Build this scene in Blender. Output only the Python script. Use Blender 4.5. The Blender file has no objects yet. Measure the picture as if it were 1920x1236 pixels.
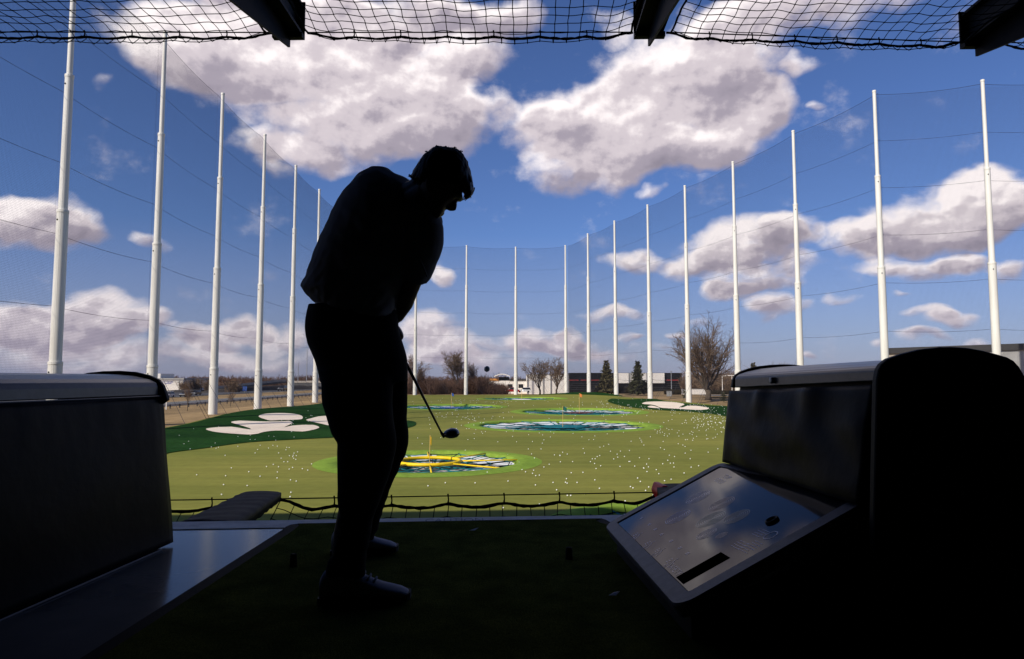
import bpy, bmesh, math, random
from math import sin, cos, pi, radians, sqrt, atan2
from mathutils import Vector, Matrix, noise
from mathutils.geometry import delaunay_2d_cdt

S = bpy.context.scene
COL = S.collection
random.seed(7)

# ------------------------------------------------------------------ camera
F = 1280.0
PITCH = math.atan(94 / 1280)
CP, SP = cos(PITCH), sin(PITCH)
CZ = 0.8
def ray(px, py):
    u, v = (px - 960) / F, (618 - py) / F
    return Vector((u, CP - v * SP, SP + v * CP))
def P(px, py, D):                      # point seen at a pixel, D metres in front
    r = ray(px, py)
    r = r * (D / r.y)
    return Vector((r.x, r.y, r.z + CZ))
def on_z(px, py, z=0.0):               # point of a horizontal plane seen at a pixel
    r = ray(px, py)
    r = r * ((z - CZ) / r.z)
    return Vector((r.x, r.y, z))
cam_d = bpy.data.cameras.new('camera')
cam = bpy.data.objects.new('camera', cam_d)
COL.objects.link(cam)
cam.location = (0, 0, CZ)
cam.rotation_euler = (pi / 2 + PITCH, 0, 0)
cam_d.lens = 24
cam_d.sensor_width = 36
cam_d.clip_start = 0.05
cam_d.clip_end = 9000
S.camera = cam

# ------------------------------------------------------------------ helpers
def smooth(a, b, x):
    t = max(0.0, min(1.0, (x - a) / (b - a)))
    return t * t * (3 - 2 * t)

class MB:
    def __init__(self):
        self.v, self.f = [], []
    def add(self, vs, fs):
        o = len(self.v)
        self.v += [tuple(p) for p in vs]
        self.f += [tuple(i + o for i in f) for f in fs]
        return self
    def box(self, c, s, m=None):
        x, y, z = s[0] / 2, s[1] / 2, s[2] / 2
        vs = [Vector((a * x, b * y, d * z)) for a in (-1, 1) for b in (-1, 1) for d in (-1, 1)]
        c = Vector(c)
        vs = [(m @ p if m else p) + c for p in vs]
        return self.add(vs, [(0, 1, 3, 2), (4, 6, 7, 5), (0, 4, 5, 1), (2, 3, 7, 6), (0, 2, 6, 4), (1, 5, 7, 3)])
    def hexa(self, q):                 # 8 points: bottom 4 then top 4, same winding
        return self.add(q, [(3, 2, 1, 0), (4, 5, 6, 7), (0, 1, 5, 4), (1, 2, 6, 5), (2, 3, 7, 6), (3, 0, 4, 7)])
    def rings(self, rs, closed=True, caps=True):
        n = len(rs[0])
        vs, fs = [], []
        for r in rs:
            vs += list(r)
        for i in range(len(rs) - 1):
            for j in range(n if closed else n - 1):
                k = (j + 1) % n
                fs.append((i * n + j, i * n + k, (i + 1) * n + k, (i + 1) * n + j))
        if caps and closed:
            fs.append(tuple(range(n - 1, -1, -1)))
            fs.append(tuple((len(rs) - 1) * n + j for j in range(n)))
        return self.add(vs, fs)
    def tube(self, pts, rad, n=6, caps=True):
        pts = [Vector(p) for p in pts]
        if not hasattr(rad, '__len__'):
            rad = [rad] * len(pts)
        rs, ref = [], None
        for i, p in enumerate(pts):
            d = (pts[min(i + 1, len(pts) - 1)] - pts[max(i - 1, 0)])
            if d.length < 1e-9:
                d = Vector((0, 0, 1))
            d.normalize()
            if ref is None:
                ref = Vector((1, 0, 0)) if abs(d.x) < 0.8 else Vector((0, 1, 0))
            a = (ref - d * ref.dot(d)).normalized()
            b = d.cross(a)
            ref = a
            rs.append([p + (a * cos(2 * pi * k / n) + b * sin(2 * pi * k / n)) * rad[i] for k in range(n)])
        return self.rings(rs, True, caps)
    def ball(self, c, r, n=12, m=8, rot=None):
        c = Vector(c)
        if not hasattr(r, '__len__'):
            r = (r, r, r)
        rs = []
        for i in range(m + 1):
            t = pi * i / m
            t = min(max(t, 0.02), pi - 0.02)
            ring = []
            for j in range(n):
                p = Vector((r[0] * sin(t) * cos(2 * pi * j / n), r[1] * sin(t) * sin(2 * pi * j / n), r[2] * cos(t)))
                ring.append((rot @ p if rot else p) + c)
            rs.append(ring)
        return self.rings(rs)
    def prism(self, poly, off):        # planar polygon swept by off
        n = len(poly)
        off = Vector(off)
        a = [Vector(p) for p in poly]
        return self.add(a + [p + off for p in a],
                        [tuple(range(n - 1, -1, -1)), tuple(range(n, 2 * n))] +
                        [(i, (i + 1) % n, n + (i + 1) % n, n + i) for i in range(n)])
    def quad(self, a, b, c, d):
        return self.add([a, b, c, d], [(0, 1, 2, 3)])
    def mesh(self, name):
        me = bpy.data.meshes.new(name)
        me.from_pydata(self.v, [], self.f)
        me.update()
        return me
    def build(self, name, mat, parent=None, smooth_=False, recalc=True, bevel=0):
        me = self.mesh(name)
        if recalc or bevel:
            bm = bmesh.new()
            bm.from_mesh(me)
            if bevel:
                bmesh.ops.remove_doubles(bm, verts=bm.verts, dist=1e-5)
                es = [e for e in bm.edges if len(e.link_faces) == 2 and e.calc_face_angle(0) > 0.5]
                bmesh.ops.bevel(bm, geom=es, offset=bevel, segments=2, profile=0.5, affect='EDGES')
            bmesh.ops.recalc_face_normals(bm, faces=bm.faces)
            bm.to_mesh(me)
            bm.free()
        return link(name, me, mat, parent, smooth_)

def link(name, me, mat, parent=None, smooth_=False):
    o = bpy.data.objects.new(name, me)
    COL.objects.link(o)
    if mat:
        me.materials.append(mat)
    if smooth_:
        me.polygons.foreach_set('use_smooth', [True] * len(me.polygons))
    if parent:
        o.parent = parent
        o.matrix_parent_inverse = parent.matrix_world.inverted() if False else Matrix.Translation(-parent.location)
    return o
def empty(name, loc=(0, 0, 0)):
    o = bpy.data.objects.new(name, None)
    o.empty_display_size = 0.2
    COL.objects.link(o)
    o.location = loc
    return o
def tag(o, label=None, cat=None, group=None, kind=None):
    if label: o['label'] = label
    if cat: o['category'] = cat
    if group: o['group'] = group
    if kind: o['kind'] = kind
    return o
def thing(name, label, cat, loc=(0, 0, 0), group=None):
    return tag(empty(name, loc), label, cat, group)
def struct(o):
    return tag(o, kind='structure')

def remesh(mb, voxel, smooth_iter=4):
    me = mb.mesh('tmp')
    bm = bmesh.new(); bm.from_mesh(me)
    bmesh.ops.recalc_face_normals(bm, faces=bm.faces)
    bm.to_mesh(me); bm.free()
    o = bpy.data.objects.new('tmp', me)
    COL.objects.link(o)
    m = o.modifiers.new('r', 'REMESH'); m.mode = 'VOXEL'; m.voxel_size = voxel
    s = o.modifiers.new('s', 'SMOOTH'); s.iterations = smooth_iter; s.factor = 0.5
    dg = bpy.context.evaluated_depsgraph_get()
    dg.update()
    new = bpy.data.meshes.new_from_object(o.evaluated_get(dg))
    bpy.data.objects.remove(o)
    return new
def wrinkle(me, fn):
    me.update()
    ns = [v.normal.copy() for v in me.vertices]
    for v, n in zip(me.vertices, ns):
        v.co += n * fn(v.co)
    me.update()

# ------------------------------------------------------------------ materials
def mat(name, col, rough=0.6, spec=0.5, var=0.0, vscale=5.0, bump=0.0, bscale=50.0, metal=0.0, col2=None, detail=4.0, stretch=None, coat=0.0, bdist=0.01, fine=None):
    m = bpy.data.materials.new(name)
    m.use_nodes = True
    nt = m.node_tree
    b = nt.nodes['Principled BSDF']
    c = (*col, 1) if len(col) == 3 else col
    b.inputs['Base Color'].default_value = c
    b.inputs['Roughness'].default_value = rough
    b.inputs['Specular IOR Level'].default_value = spec
    b.inputs['Metallic'].default_value = metal
    if coat:
        b.inputs['Coat Weight'].default_value = coat
    tc = nt.nodes.new('ShaderNodeTexCoord')
    src = tc.outputs['Object']
    if stretch:
        mp = nt.nodes.new('ShaderNodeMapping')
        mp.inputs['Scale'].default_value = stretch
        nt.links.new(src, mp.inputs['Vector'])
        src = mp.outputs['Vector']
    if var or col2:
        n = nt.nodes.new('ShaderNodeTexNoise')
        n.inputs['Scale'].default_value = vscale
        n.inputs['Detail'].default_value = detail
        n.inputs['Roughness'].default_value = 0.6
        nt.links.new(src, n.inputs['Vector'])
        r = nt.nodes.new('ShaderNodeValToRGB')
        r.color_ramp.elements[0].position = 0.35
        r.color_ramp.elements[1].position = 0.65
        a = col2 if col2 else tuple(x * (1 - var) for x in col[:3])
        e = col if col2 else tuple(min(1, x * (1 + var)) for x in col[:3])
        r.color_ramp.elements[0].color = (*a[:3], 1)
        r.color_ramp.elements[1].color = (*e[:3], 1)
        nt.links.new(n.outputs['Fac'], r.inputs['Fac'])
        out_ = r.outputs['Color']
        for (fs, fst, lo, hi) in (fine or ()):
            mp2 = nt.nodes.new('ShaderNodeMapping'); mp2.inputs['Scale'].default_value = fst
            nt.links.new(tc.outputs['Object'], mp2.inputs['Vector'])
            n3 = nt.nodes.new('ShaderNodeTexNoise'); n3.inputs['Scale'].default_value = fs; n3.inputs['Detail'].default_value = 6
            n3.inputs['Roughness'].default_value = 0.65
            nt.links.new(mp2.outputs['Vector'], n3.inputs['Vector'])
            mr = nt.nodes.new('ShaderNodeMapRange'); mr.inputs['From Min'].default_value = .3; mr.inputs['From Max'].default_value = .7
            mr.inputs['To Min'].default_value = lo; mr.inputs['To Max'].default_value = hi
            nt.links.new(n3.outputs['Fac'], mr.inputs['Value'])
            mx = nt.nodes.new('ShaderNodeMix'); mx.data_type = 'RGBA'; mx.blend_type = 'MULTIPLY'; mx.inputs[0].default_value = 1
            nt.links.new(out_, mx.inputs[6]); nt.links.new(mr.outputs[0], mx.inputs[7])
            out_ = mx.outputs[2]
        nt.links.new(out_, b.inputs['Base Color'])
    if bump:
        n2 = nt.nodes.new('ShaderNodeTexNoise')
        n2.inputs['Scale'].default_value = bscale
        n2.inputs['Detail'].default_value = 3
        nt.links.new(src, n2.inputs['Vector'])
        bp = nt.nodes.new('ShaderNodeBump')
        bp.inputs['Strength'].default_value = bump
        bp.inputs['Distance'].default_value = bdist
        nt.links.new(n2.outputs['Fac'], bp.inputs['Height'])
        nt.links.new(bp.outputs['Normal'], b.inputs['Normal'])
    return m

M = {}
M['turf'] = mat('range turf', (0.222, 0.214, 0.048), 0.9, 0.04, col2=(0.158, 0.170, 0.036), vscale=0.09, detail=8, stretch=(0.5, 1.0, 1), fine=[(1.0, (.05, .9, 1), .86, 1.12), (1.8, (1, 1, 1), .90, 1.09)])
M['rough'] = mat('dark rough turf', (0.016, 0.055, 0.010), 0.9, 0.03, col2=(0.009, 0.036, 0.007), vscale=0.15, detail=7, fine=[(2.2, (1, 1, 1), .65, 1.3)])
M['lime'] = mat('lime turf', (0.215, 0.32, 0.045), 0.9, 0.04, col2=(0.165, 0.255, 0.036), vscale=0.5, detail=6, fine=[(2.6, (1, 1, 1), .8, 1.18)])
M['sand'] = mat('bunker sand', (0.86, 0.73, 0.58), 0.95, 0.03, col2=(0.78, 0.655, 0.51), vscale=0.35, detail=6, fine=[(1.6, (.4, 1.5, 1), .86, 1.08)])
M['dry'] = mat('dry grass', (0.37, 0.25, 0.125), 0.95, 0.05, col2=(0.25, 0.175, 0.09), vscale=0.06, detail=9, fine=[(.8, (1, 1, 1), .75, 1.25)])
M['asphalt'] = mat('asphalt', (0.16, 0.155, 0.15), 0.85, 0.2, var=0.15, vscale=0.2)
M['asphalt_dark'] = mat('dark asphalt', (0.085, 0.083, 0.085), 0.85, 0.2, var=0.2, vscale=0.1)
M['paint_line'] = mat('road paint', (0.7, 0.68, 0.6), 0.7, 0.2)
M['pole'] = mat('cream painted steel', (0.80, 0.775, 0.70), 0.42, 0.4, col2=(0.67, 0.64, 0.56), vscale=0.6, detail=8, stretch=(2, 2, 0.25))
M['net'] = mat('dark net cord', (0.05, 0.05, 0.062), 0.9, 0.1)
M['cord'] = mat('black net cord', (0.004, 0.004, 0.004), 0.9, 0.1)
M['rope'] = mat('black rope', (0.004, 0.004, 0.0045), 0.9, 0.1, bump=0.6, bscale=120)
M['steel_black'] = mat('black painted steel', (0.006, 0.006, 0.007), 0.55, 0.10, var=0.3, vscale=9)
M['concrete'] = mat('polished concrete', (0.15, 0.145, 0.145), 0.15, 0.6, col2=(0.10, 0.10, 0.105), vscale=2.2, detail=8, bump=0.06, bscale=90, bdist=0.002)
M['edge'] = mat('worn concrete edge', (0.78, 0.73, 0.69), 0.75, 0.25, col2=(0.52, 0.49, 0.47), vscale=6, detail=8, bump=0.3, bscale=80, bdist=0.003)
M['stencil'] = mat('faded stencil paint', (0.20, 0.20, 0.28), 0.7, 0.2, col2=(0.45, 0.43, 0.45), vscale=40, detail=4)
M['mat_turf'] = mat('hitting mat turf', (0.110, 0.118, 0.028), 0.95, 0.0, col2=(0.058, 0.066, 0.017), vscale=7, detail=10, fine=[(160, (1, .5, 1), .45, 1.5)], bump=0.9, bscale=260, bdist=0.01)
M['rubber'] = mat('black rubber', (0.0035, 0.0035, 0.0038), 0.75, 0.06, bump=0.2, bscale=150)
M['wall'] = mat('dark painted wall', (0.010, 0.010, 0.011), 0.85, 0.1)
M['vinyl_outer'] = mat('weathered vinyl', (0.010, 0.010, 0.014), 0.6, 0.04, bump=0.2, bscale=14, bdist=0.02)
M['vinyl'] = mat('black vinyl', (0.0036, 0.0036, 0.0048), 0.42, 0.055, bump=0.10, bscale=14, bdist=0.02)
M['lid'] = mat('grey powder coat', (0.030, 0.031, 0.038), 0.28, 0.5, var=0.25, vscale=30, bump=0.15, bscale=300, bdist=0.002)
M['plastic'] = mat('black plastic', (0.0028, 0.0028, 0.003), 0.55, 0.2)
M['frame'] = mat('grey moulded frame', (0.125, 0.12, 0.145), 0.5, 0.4, col2=(0.085, 0.083, 0.10), vscale=25, detail=9, bump=0.25, bscale=180, bdist=0.003)
M['display'] = mat('scuffed display film', (0.012, 0.015, 0.026), 0.05, 0.23, bump=0.012, bscale=22, bdist=0.003)
M['print'] = mat('pale printed ink', (0.467, 0.467, 0.655), 0.12, 0.45)
M['print_blue'] = mat('blue printed ink', (0.225, 0.329, 0.690), 0.12, 0.45)
M['print_green'] = mat('green printed ink', (0.225, 0.380, 0.294), 0.12, 0.45)
M['print_yellow'] = mat('yellow printed ink', (0.448, 0.398, 0.241), 0.12, 0.45)
M['print_red'] = mat('red printed ink', (0.448, 0.258, 0.276), 0.12, 0.45)
M['hole'] = mat('black cavity', (0.002, 0.002, 0.002), 0.9, 0.05)
M['red'] = mat('red vinyl', (0.92, 0.004, 0.014), 0.5, 0.3)
M['skin'] = mat('skin', (0.16, 0.085, 0.06), 0.5, 0.4)
M['hair'] = mat('dark hair', (0.006, 0.005, 0.004), 0.5, 0.3, bump=0.5, bscale=90, stretch=(1, 1, 0.3))
M['shirt'] = mat('dark cotton shirt', (0.30, 0.29, 0.31), 0.95, 0.1, bump=0.2, bscale=400, bdist=0.002)
M['trousers'] = mat('black trousers', (0.004, 0.004, 0.0045), 0.95, 0.08, bump=0.2, bscale=300, bdist=0.002)
M['shoe'] = mat('grey knit shoe', (0.40, 0.38, 0.44), 0.8, 0.2, bump=0.3, bscale=250, bdist=0.002)
M['sole'] = mat('dark shoe sole', (0.03, 0.03, 0.034), 0.7, 0.2)
M['clubhead'] = mat('dark blue club head', (0.008, 0.009, 0.022), 0.22, 0.5)
M['shaft'] = mat('dark shaft', (0.006, 0.006, 0.007), 0.3, 0.4)
M['ball'] = mat('white golf ball', (0.92, 0.91, 0.87), 0.4, 0.4)
M['paper'] = mat('paper scrap', (0.42, 0.42, 0.46), 0.8, 0.2)
M['yellow'] = mat('yellow vinyl tube', (0.82, 0.56, 0.010), 0.5, 0.3, var=0.12, vscale=2)
M['teal'] = mat('teal rope', (0.008, 0.135, 0.16), 0.8, 0.15, var=0.3, vscale=0.7)
M['darkcord'] = mat('dark support cord', (0.008, 0.02, 0.026), 0.8, 0.15)
M['blue'] = mat('blue vinyl', (0.03, 0.085, 0.30), 0.6, 0.3)
M['brown'] = mat('brown vinyl', (0.10, 0.03, 0.025), 0.6, 0.3)
M['white'] = mat('white vinyl', (0.80, 0.80, 0.79), 0.6, 0.3)
M['flagstick'] = mat('tan flagstick', (0.62, 0.42, 0.14), 0.6, 0.2)
M['orange'] = mat('orange flag', (0.62, 0.2, 0.05), 0.7, 0.2)
M['green_flag'] = mat('dark green flag', (0.01, 0.10, 0.07), 0.7, 0.2)
M['bark'] = mat('grey brown bark', (0.135, 0.105, 0.078), 0.95, 0.05, col2=(0.085, 0.066, 0.05), vscale=3)
M['twig'] = mat('bare twigs', (0.205, 0.14, 0.092), 0.95, 0.05, var=0.25, vscale=0.6)
M['twig_red'] = mat('reddish brush twigs', (0.155, 0.092, 0.065), 0.95, 0.05, var=0.35, vscale=0.25)
M['twig_pale'] = mat('pale bare twigs', (0.25, 0.18, 0.14), 0.95, 0.05, var=0.2, vscale=0.3)
M['needles'] = mat('conifer needles', (0.085, 0.085, 0.044), 0.9, 0.05, col2=(0.045, 0.048, 0.026), vscale=1.6, detail=5)
M['needles_olive'] = mat('olive conifer needles', (0.14, 0.115, 0.052), 0.9, 0.05, col2=(0.075, 0.066, 0.032), vscale=1.6, detail=5)
M['shrub'] = mat('brown shrub', (0.062, 0.050, 0.030), 0.95, 0.05, var=0.3, vscale=1)
M['bwhite'] = mat('white stucco', (0.80, 0.75, 0.68), 0.85, 0.15, var=0.05, vscale=0.4)
M['bgrey'] = mat('grey cladding', (0.36, 0.35, 0.33), 0.7, 0.2, var=0.08, vscale=0.4)
M['btan'] = mat('tan cladding', (0.42, 0.36, 0.28), 0.8, 0.2, var=0.1, vscale=0.5)
M['bdark'] = mat('dark roof fascia', (0.045, 0.043, 0.042), 0.6, 0.3)
M['glassblack'] = mat('black mirrored glazing', (0.010, 0.011, 0.014), 0.16, 0.5, var=0.3, vscale=0.3)
M['window'] = mat('dark window', (0.016, 0.018, 0.022), 0.12, 0.5)
M['bred'] = mat('red trim', (0.34, 0.035, 0.03), 0.6, 0.3)
M['borange'] = mat('orange cladding', (0.62, 0.27, 0.06), 0.7, 0.2)
M['sign_blue'] = mat('blue sign lettering', (0.10, 0.12, 0.36), 0.7, 0.2)
M['galv'] = mat('galvanised steel', (0.38, 0.38, 0.39), 0.5, 0.4, metal=0.4, var=0.15, vscale=0.5)
M['barrier'] = mat('bridge concrete', (0.50, 0.43, 0.35), 0.9, 0.1, var=0.12, vscale=0.3)
M['bgirder'] = mat('grey bridge girder', (0.13, 0.125, 0.12), 0.9, 0.1)  # deck slab, darker grey than the parapet concrete
M['car_white'] = mat('white car paint', (0.75, 0.75, 0.76), 0.25, 0.5, coat=0.5)
M['car_dark'] = mat('dark car paint', (0.018, 0.019, 0.022), 0.25, 0.5, coat=0.5)
M['car_red'] = mat('red car paint', (0.42, 0.02, 0.02), 0.3, 0.5, coat=0.5)
M['tyre'] = mat('tyre', (0.012, 0.012, 0.012), 0.9, 0.1)
M['lens'] = mat('headlight lens', (0.85, 0.85, 0.82), 0.15, 0.5)
M['box_grey'] = mat('grey utility box', (0.34, 0.34, 0.33), 0.7, 0.2, var=0.1, vscale=3)
M['earth'] = mat('bare embankment', (0.085, 0.075, 0.068), 0.95, 0.05, col2=(0.052, 0.047, 0.044), vscale=0.12, detail=8)

def pit_material():
    m = bpy.data.materials.new('pit netting')
    m.use_nodes = True
    nt = m.node_tree; b = nt.nodes['Principled BSDF']
    b.inputs['Roughness'].default_value = 0.9
    b.inputs['Specular IOR Level'].default_value = 0.1
    tc = nt.nodes.new('ShaderNodeTexCoord')
    def nz(scale, det, off):
        mp = nt.nodes.new('ShaderNodeMapping'); mp.inputs['Location'].default_value = off
        nt.links.new(tc.outputs['Object'], mp.inputs['Vector'])
        n = nt.nodes.new('ShaderNodeTexNoise'); n.inputs['Scale'].default_value = scale; n.inputs['Detail'].default_value = det
        nt.links.new(mp.outputs['Vector'], n.inputs['Vector'])
        return n.outputs['Fac']
    def ramp(src, stops):
        r = nt.nodes.new('ShaderNodeValToRGB')
        r.color_ramp.elements.remove(r.color_ramp.elements[1])
        r.color_ramp.elements[0].position = stops[0][0]; r.color_ramp.elements[0].color = (*stops[0][1], 1)
        for p, c in stops[1:]:
            e = r.color_ramp.elements.new(p); e.color = (*c, 1)
        nt.links.new(src, r.inputs['Fac'])
        return r.outputs['Color']
    c1 = ramp(nz(0.7, 5, (3, 1, 0)), [(0.34, (0.010, 0.022, 0.020)), (0.44, (0.030, 0.060, 0.058)), (0.50, (0.12, 0.13, 0.115)), (0.56, (0.60, 0.57, 0.52))])
    c2 = ramp(nz(2.6, 6, (9, 4, 0)), [(0.35, (0.25, 0.3, 0.3)), (0.6, (1, 1, 1))])
    mx = nt.nodes.new('ShaderNodeMix'); mx.data_type = 'RGBA'; mx.blend_type = 'MULTIPLY'; mx.inputs[0].default_value = 1
    nt.links.new(c1, mx.inputs[6]); nt.links.new(c2, mx.inputs[7])
    nt.links.new(mx.outputs[2], b.inputs['Base Color'])
    return m
M['pit'] = pit_material()

# ------------------------------------------------------------------ sun and sky
SUN_EL, SUN_AZ = radians(37), radians(222)       # azimuth from +Y clockwise: behind and to the left
sd = Vector((sin(SUN_AZ) * cos(SUN_EL), cos(SUN_AZ) * cos(SUN_EL), sin(SUN_EL)))
sl = bpy.data.lights.new('sun', 'SUN')
sl.energy = 4.9
sl.angle = radians(0.53)
sl.color = (1.0, 0.93, 0.83)
so = bpy.data.objects.new('sun', sl)
COL.objects.link(so)
so.rotation_euler = sd.to_track_quat('Z', 'Y').to_euler()
so.location = (-40, -40, 60)

def make_world():
    w = bpy.data.worlds.new('World')
    S.world = w
    w.use_nodes = True
    nt = w.node_tree
    N, L = nt.nodes, nt.links
    bg = N['Background']
    bg.inputs['Strength'].default_value = 0.10
    sky = N.new('ShaderNodeTexSky')
    sky.sky_type = 'NISHITA'
    sky.sun_disc = False
    sky.sun_elevation = SUN_EL
    sky.sun_rotation = SUN_AZ
    sky.altitude = 250
    sky.air_density = 1.0
    sky.dust_density = 0.6
    sky.ozone_density = 3.0
    def math_(op, a, b=None, c=None, clamp=False):
        n = N.new('ShaderNodeMath'); n.operation = op; n.use_clamp = clamp
        for i, x in enumerate((a, b, c)):
            if x is None: continue
            if isinstance(x, (int, float)): n.inputs[i].default_value = x
            else: L.new(x, n.inputs[i])
        return n.outputs[0]
    def vec(op, a, b=None, c=None):
        n = N.new('ShaderNodeVectorMath'); n.operation = op
        for i, x in enumerate((a, b, c)):
            if x is None: continue
            if isinstance(x, (tuple, Vector)): n.inputs[i].default_value = x
            else: L.new(x, n.inputs[i])
        return n.outputs['Value'] if op == 'DOT_PRODUCT' else n.outputs['Vector']
    def nz(v, scale, det, rough=0.55, col=False):
        n = N.new('ShaderNodeTexNoise'); n.inputs['Scale'].default_value = scale
        n.inputs['Detail'].default_value = det; n.inputs['Roughness'].default_value = rough
        L.new(v, n.inputs['Vector'])
        return n.outputs['Color'] if col else n.outputs['Fac']
    def ramp(src, stops, interp='LINEAR'):
        r = N.new('ShaderNodeValToRGB'); r.color_ramp.interpolation = interp
        r.color_ramp.elements.remove(r.color_ramp.elements[1])
        r.color_ramp.elements[0].position = stops[0][0]; r.color_ramp.elements[0].color = (*stops[0][1], 1)
        for p, c in stops[1:]:
            e = r.color_ramp.elements.new(p); e.color = (*c, 1)
        L.new(src, r.inputs['Fac'])
        return r.outputs['Color']
    def mix(fac, a, b, mode='MIX'):
        n = N.new('ShaderNodeMix'); n.data_type = 'RGBA'; n.blend_type = mode
        if isinstance(fac, (int, float)): n.inputs[0].default_value = fac
        else: L.new(fac, n.inputs[0])
        for i, x in ((6, a), (7, b)):
            if isinstance(x, tuple): n.inputs[i].default_value = (*x, 1)
            else: L.new(x, n.inputs[i])
        return n.outputs[2]
    tc = N.new('ShaderNodeTexCoord')
    d = vec('NORMALIZE', tc.outputs['Generated'])
    sp = N.new('ShaderNodeSeparateXYZ'); L.new(d, sp.inputs[0])
    az = math_('ARCTAN2', sp.outputs[0], sp.outputs[1])
    el = math_('ARCSINE', sp.outputs[2])
    cb = N.new('ShaderNodeCombineXYZ'); L.new(az, cb.inputs[0]); L.new(el, cb.inputs[1])
    p0 = cb.outputs[0]
    # billows: warp the cloud outlines by noise
    wn = nz(vec('MULTIPLY', p0, (1.0, 1.35, 1.0)), 8.0, 3, 0.5, True)
    warp = vec('MULTIPLY_ADD', wn, (0.12, 0.085, 0.0), (-0.06, -0.0425, 0.0))
    p = vec('ADD', p0, warp)
    C = [  # pixel centre, radii, weight
     (400,105,170,85,1),(560,150,210,115,1.1),(720,120,190,85,1),(770,215,150,95,1.1),(860,225,110,75,1),(640,255,200,65,.9),(330,90,130,75,.9),(880,110,110,60,.9),
     (650,25,360,60,1),(480,275,60,40,.6),(560,45,260,70,1),(900,30,130,50,.8),(560,290,120,35,.6),(510,320,45,25,.5),
     (1250,140,210,100,1.1),(1400,125,140,100,1.1),(1120,220,170,90,1.1),(1260,245,230,90,1.1),(1030,250,120,65,1),(1440,190,90,60,1),(1050,315,90,50,.9),(1160,300,120,55,1),
     (1330,270,90,55,.9),(1340,45,100,60,.8),(1450,20,190,60,.9),(1150,60,50,35,.7),(1700,-10,260,45,.6),
     (70,400,115,70,1.1),(160,430,75,55,1),(20,390,80,60,1),(270,452,34,22,.7),(195,135,34,24,.55),
     (215,585,120,48,1.1),(100,615,150,50,1.1),(30,600,80,50,1.1),(300,590,60,30,.9),(180,620,110,22,1),(385,625,80,36,1),(455,605,50,26,.9),(200,665,380,40,.58),(525,625,70,30,.9),(560,670,260,30,.55),
     (810,615,75,34,1.1),(840,650,90,28,.9),(815,520,30,30,.9),(985,640,100,24,1),(1070,648,90,22,.9),(880,672,150,22,.7),(1130,598,70,15,.8),(1150,665,140,18,.6),(1075,628,40,16,.7),
     (1190,487,90,32,1.1),(1390,462,150,62,1.15),(1330,492,90,38,1),(1490,440,75,36,1),(1740,405,210,75,1.15),(1630,445,110,48,1.1),(1850,388,140,70,1.15),(1910,360,90,50,1.1),(1430,530,105,34,1),(1370,555,55,22,.9),
     (1460,580,90,25,1.1),(1690,503,110,32,1),(1800,487,75,28,.9),(1885,508,75,30,1.05),(1225,353,34,18,.8),(1530,115,50,24,.6),(1550,210,22,14,.5),(1745,597,60,17,.9),(1790,607,65,20,1),(1680,555,30,10,.7),(1730,640,60,12,.8),
     (1255,630,26,10,.8),(1180,640,22,10,.8),(1640,645,30,12,.7),(1580,570,30,12,.5),(1300,600,40,12,.5),(1525,655,24,9,.7),(1840,650,50,12,.6),(1500,500,60,22,.5)]
    W = T = None
    for (cx, cy, rx, ry, wt) in C:
        r0 = ray(cx, cy).normalized()
        a0, e0 = atan2(r0.x, r0.y), math.asin(r0.z)
        rr = ray(cx + rx, cy).normalized(); sx = abs(atan2(rr.x, rr.y) - a0)
        ru = ray(cx, cy - ry).normalized(); sy = abs(math.asin(ru.z) - e0)
        q = vec('MULTIPLY_ADD', p, (1 / sx, 1 / sy, 0.0), (-a0 / sx, -e0 / sy, 0.0))
        dd = vec('DOT_PRODUCT', q, q)
        w_ = math_('MULTIPLY_ADD', dd, -wt, wt, clamp=True)
        t_ = vec('DOT_PRODUCT', q, (-0.35, 0.85, 0.0))
        W = w_ if W is None else math_('ADD', W, w_)
        T = math_('MULTIPLY', w_, t_) if T is None else math_('MULTIPLY_ADD', w_, t_, T)
    pf = vec('MULTIPLY', p0, (1.0, 1.3, 1.0))
    n1 = nz(pf, 12.0, 10, 0.60)
    r1 = nz(pf, 7.0, 4, 0.48)
    r1s = nz(vec('ADD', pf, (-0.020, 0.040, 0.0)), 7.0, 4, 0.48)
    n2 = nz(pf, 5.0, 4, 0.5)
    dens = math_('ADD', math_('MULTIPLY_ADD', W, 1.25, -0.42), math_('MULTIPLY_ADD', n1, 2.5, -1.25))
    # wisps anywhere low down
    cov = N.new('ShaderNodeMapRange'); cov.interpolation_type = 'SMOOTHSTEP'
    cov.inputs['From Min'].default_value = -0.30; cov.inputs['From Max'].default_value = 0.86
    L.new(dens, cov.inputs['Value'])
    tn = math_('DIVIDE', T, math_('MAXIMUM', W, 0.05))
    relief = math_('ADD', math_('MULTIPLY', math_('SUBTRACT', r1, r1s), 1.15), math_('MULTIPLY_ADD', n1, 0.16, -0.08))
    r2 = nz(pf, 26.0, 6, 0.55)
    r2s = nz(vec('ADD', pf, (-0.006, 0.011, 0.0)), 26.0, 6, 0.55)
    lowm = N.new('ShaderNodeMapRange'); lowm.inputs['From Min'].default_value = 0.06; lowm.inputs['From Max'].default_value = 0.30
    lowm.inputs['To Min'].default_value = 1.3; lowm.inputs['To Max'].default_value = 0.62
    L.new(el, lowm.inputs['Value'])
    relief = math_('MULTIPLY_ADD', math_('SUBTRACT', r2, r2s), lowm.outputs[0], relief)
    thick = math_('MULTIPLY', math_('MINIMUM', dens, 1.2), -0.20)
    sh = math_('ADD', math_('ADD', math_('MULTIPLY_ADD', tn, 0.64, 0.81), relief), math_('ADD', thick, math_('MULTIPLY_ADD', n2, 0.50, -0.25)))
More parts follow.
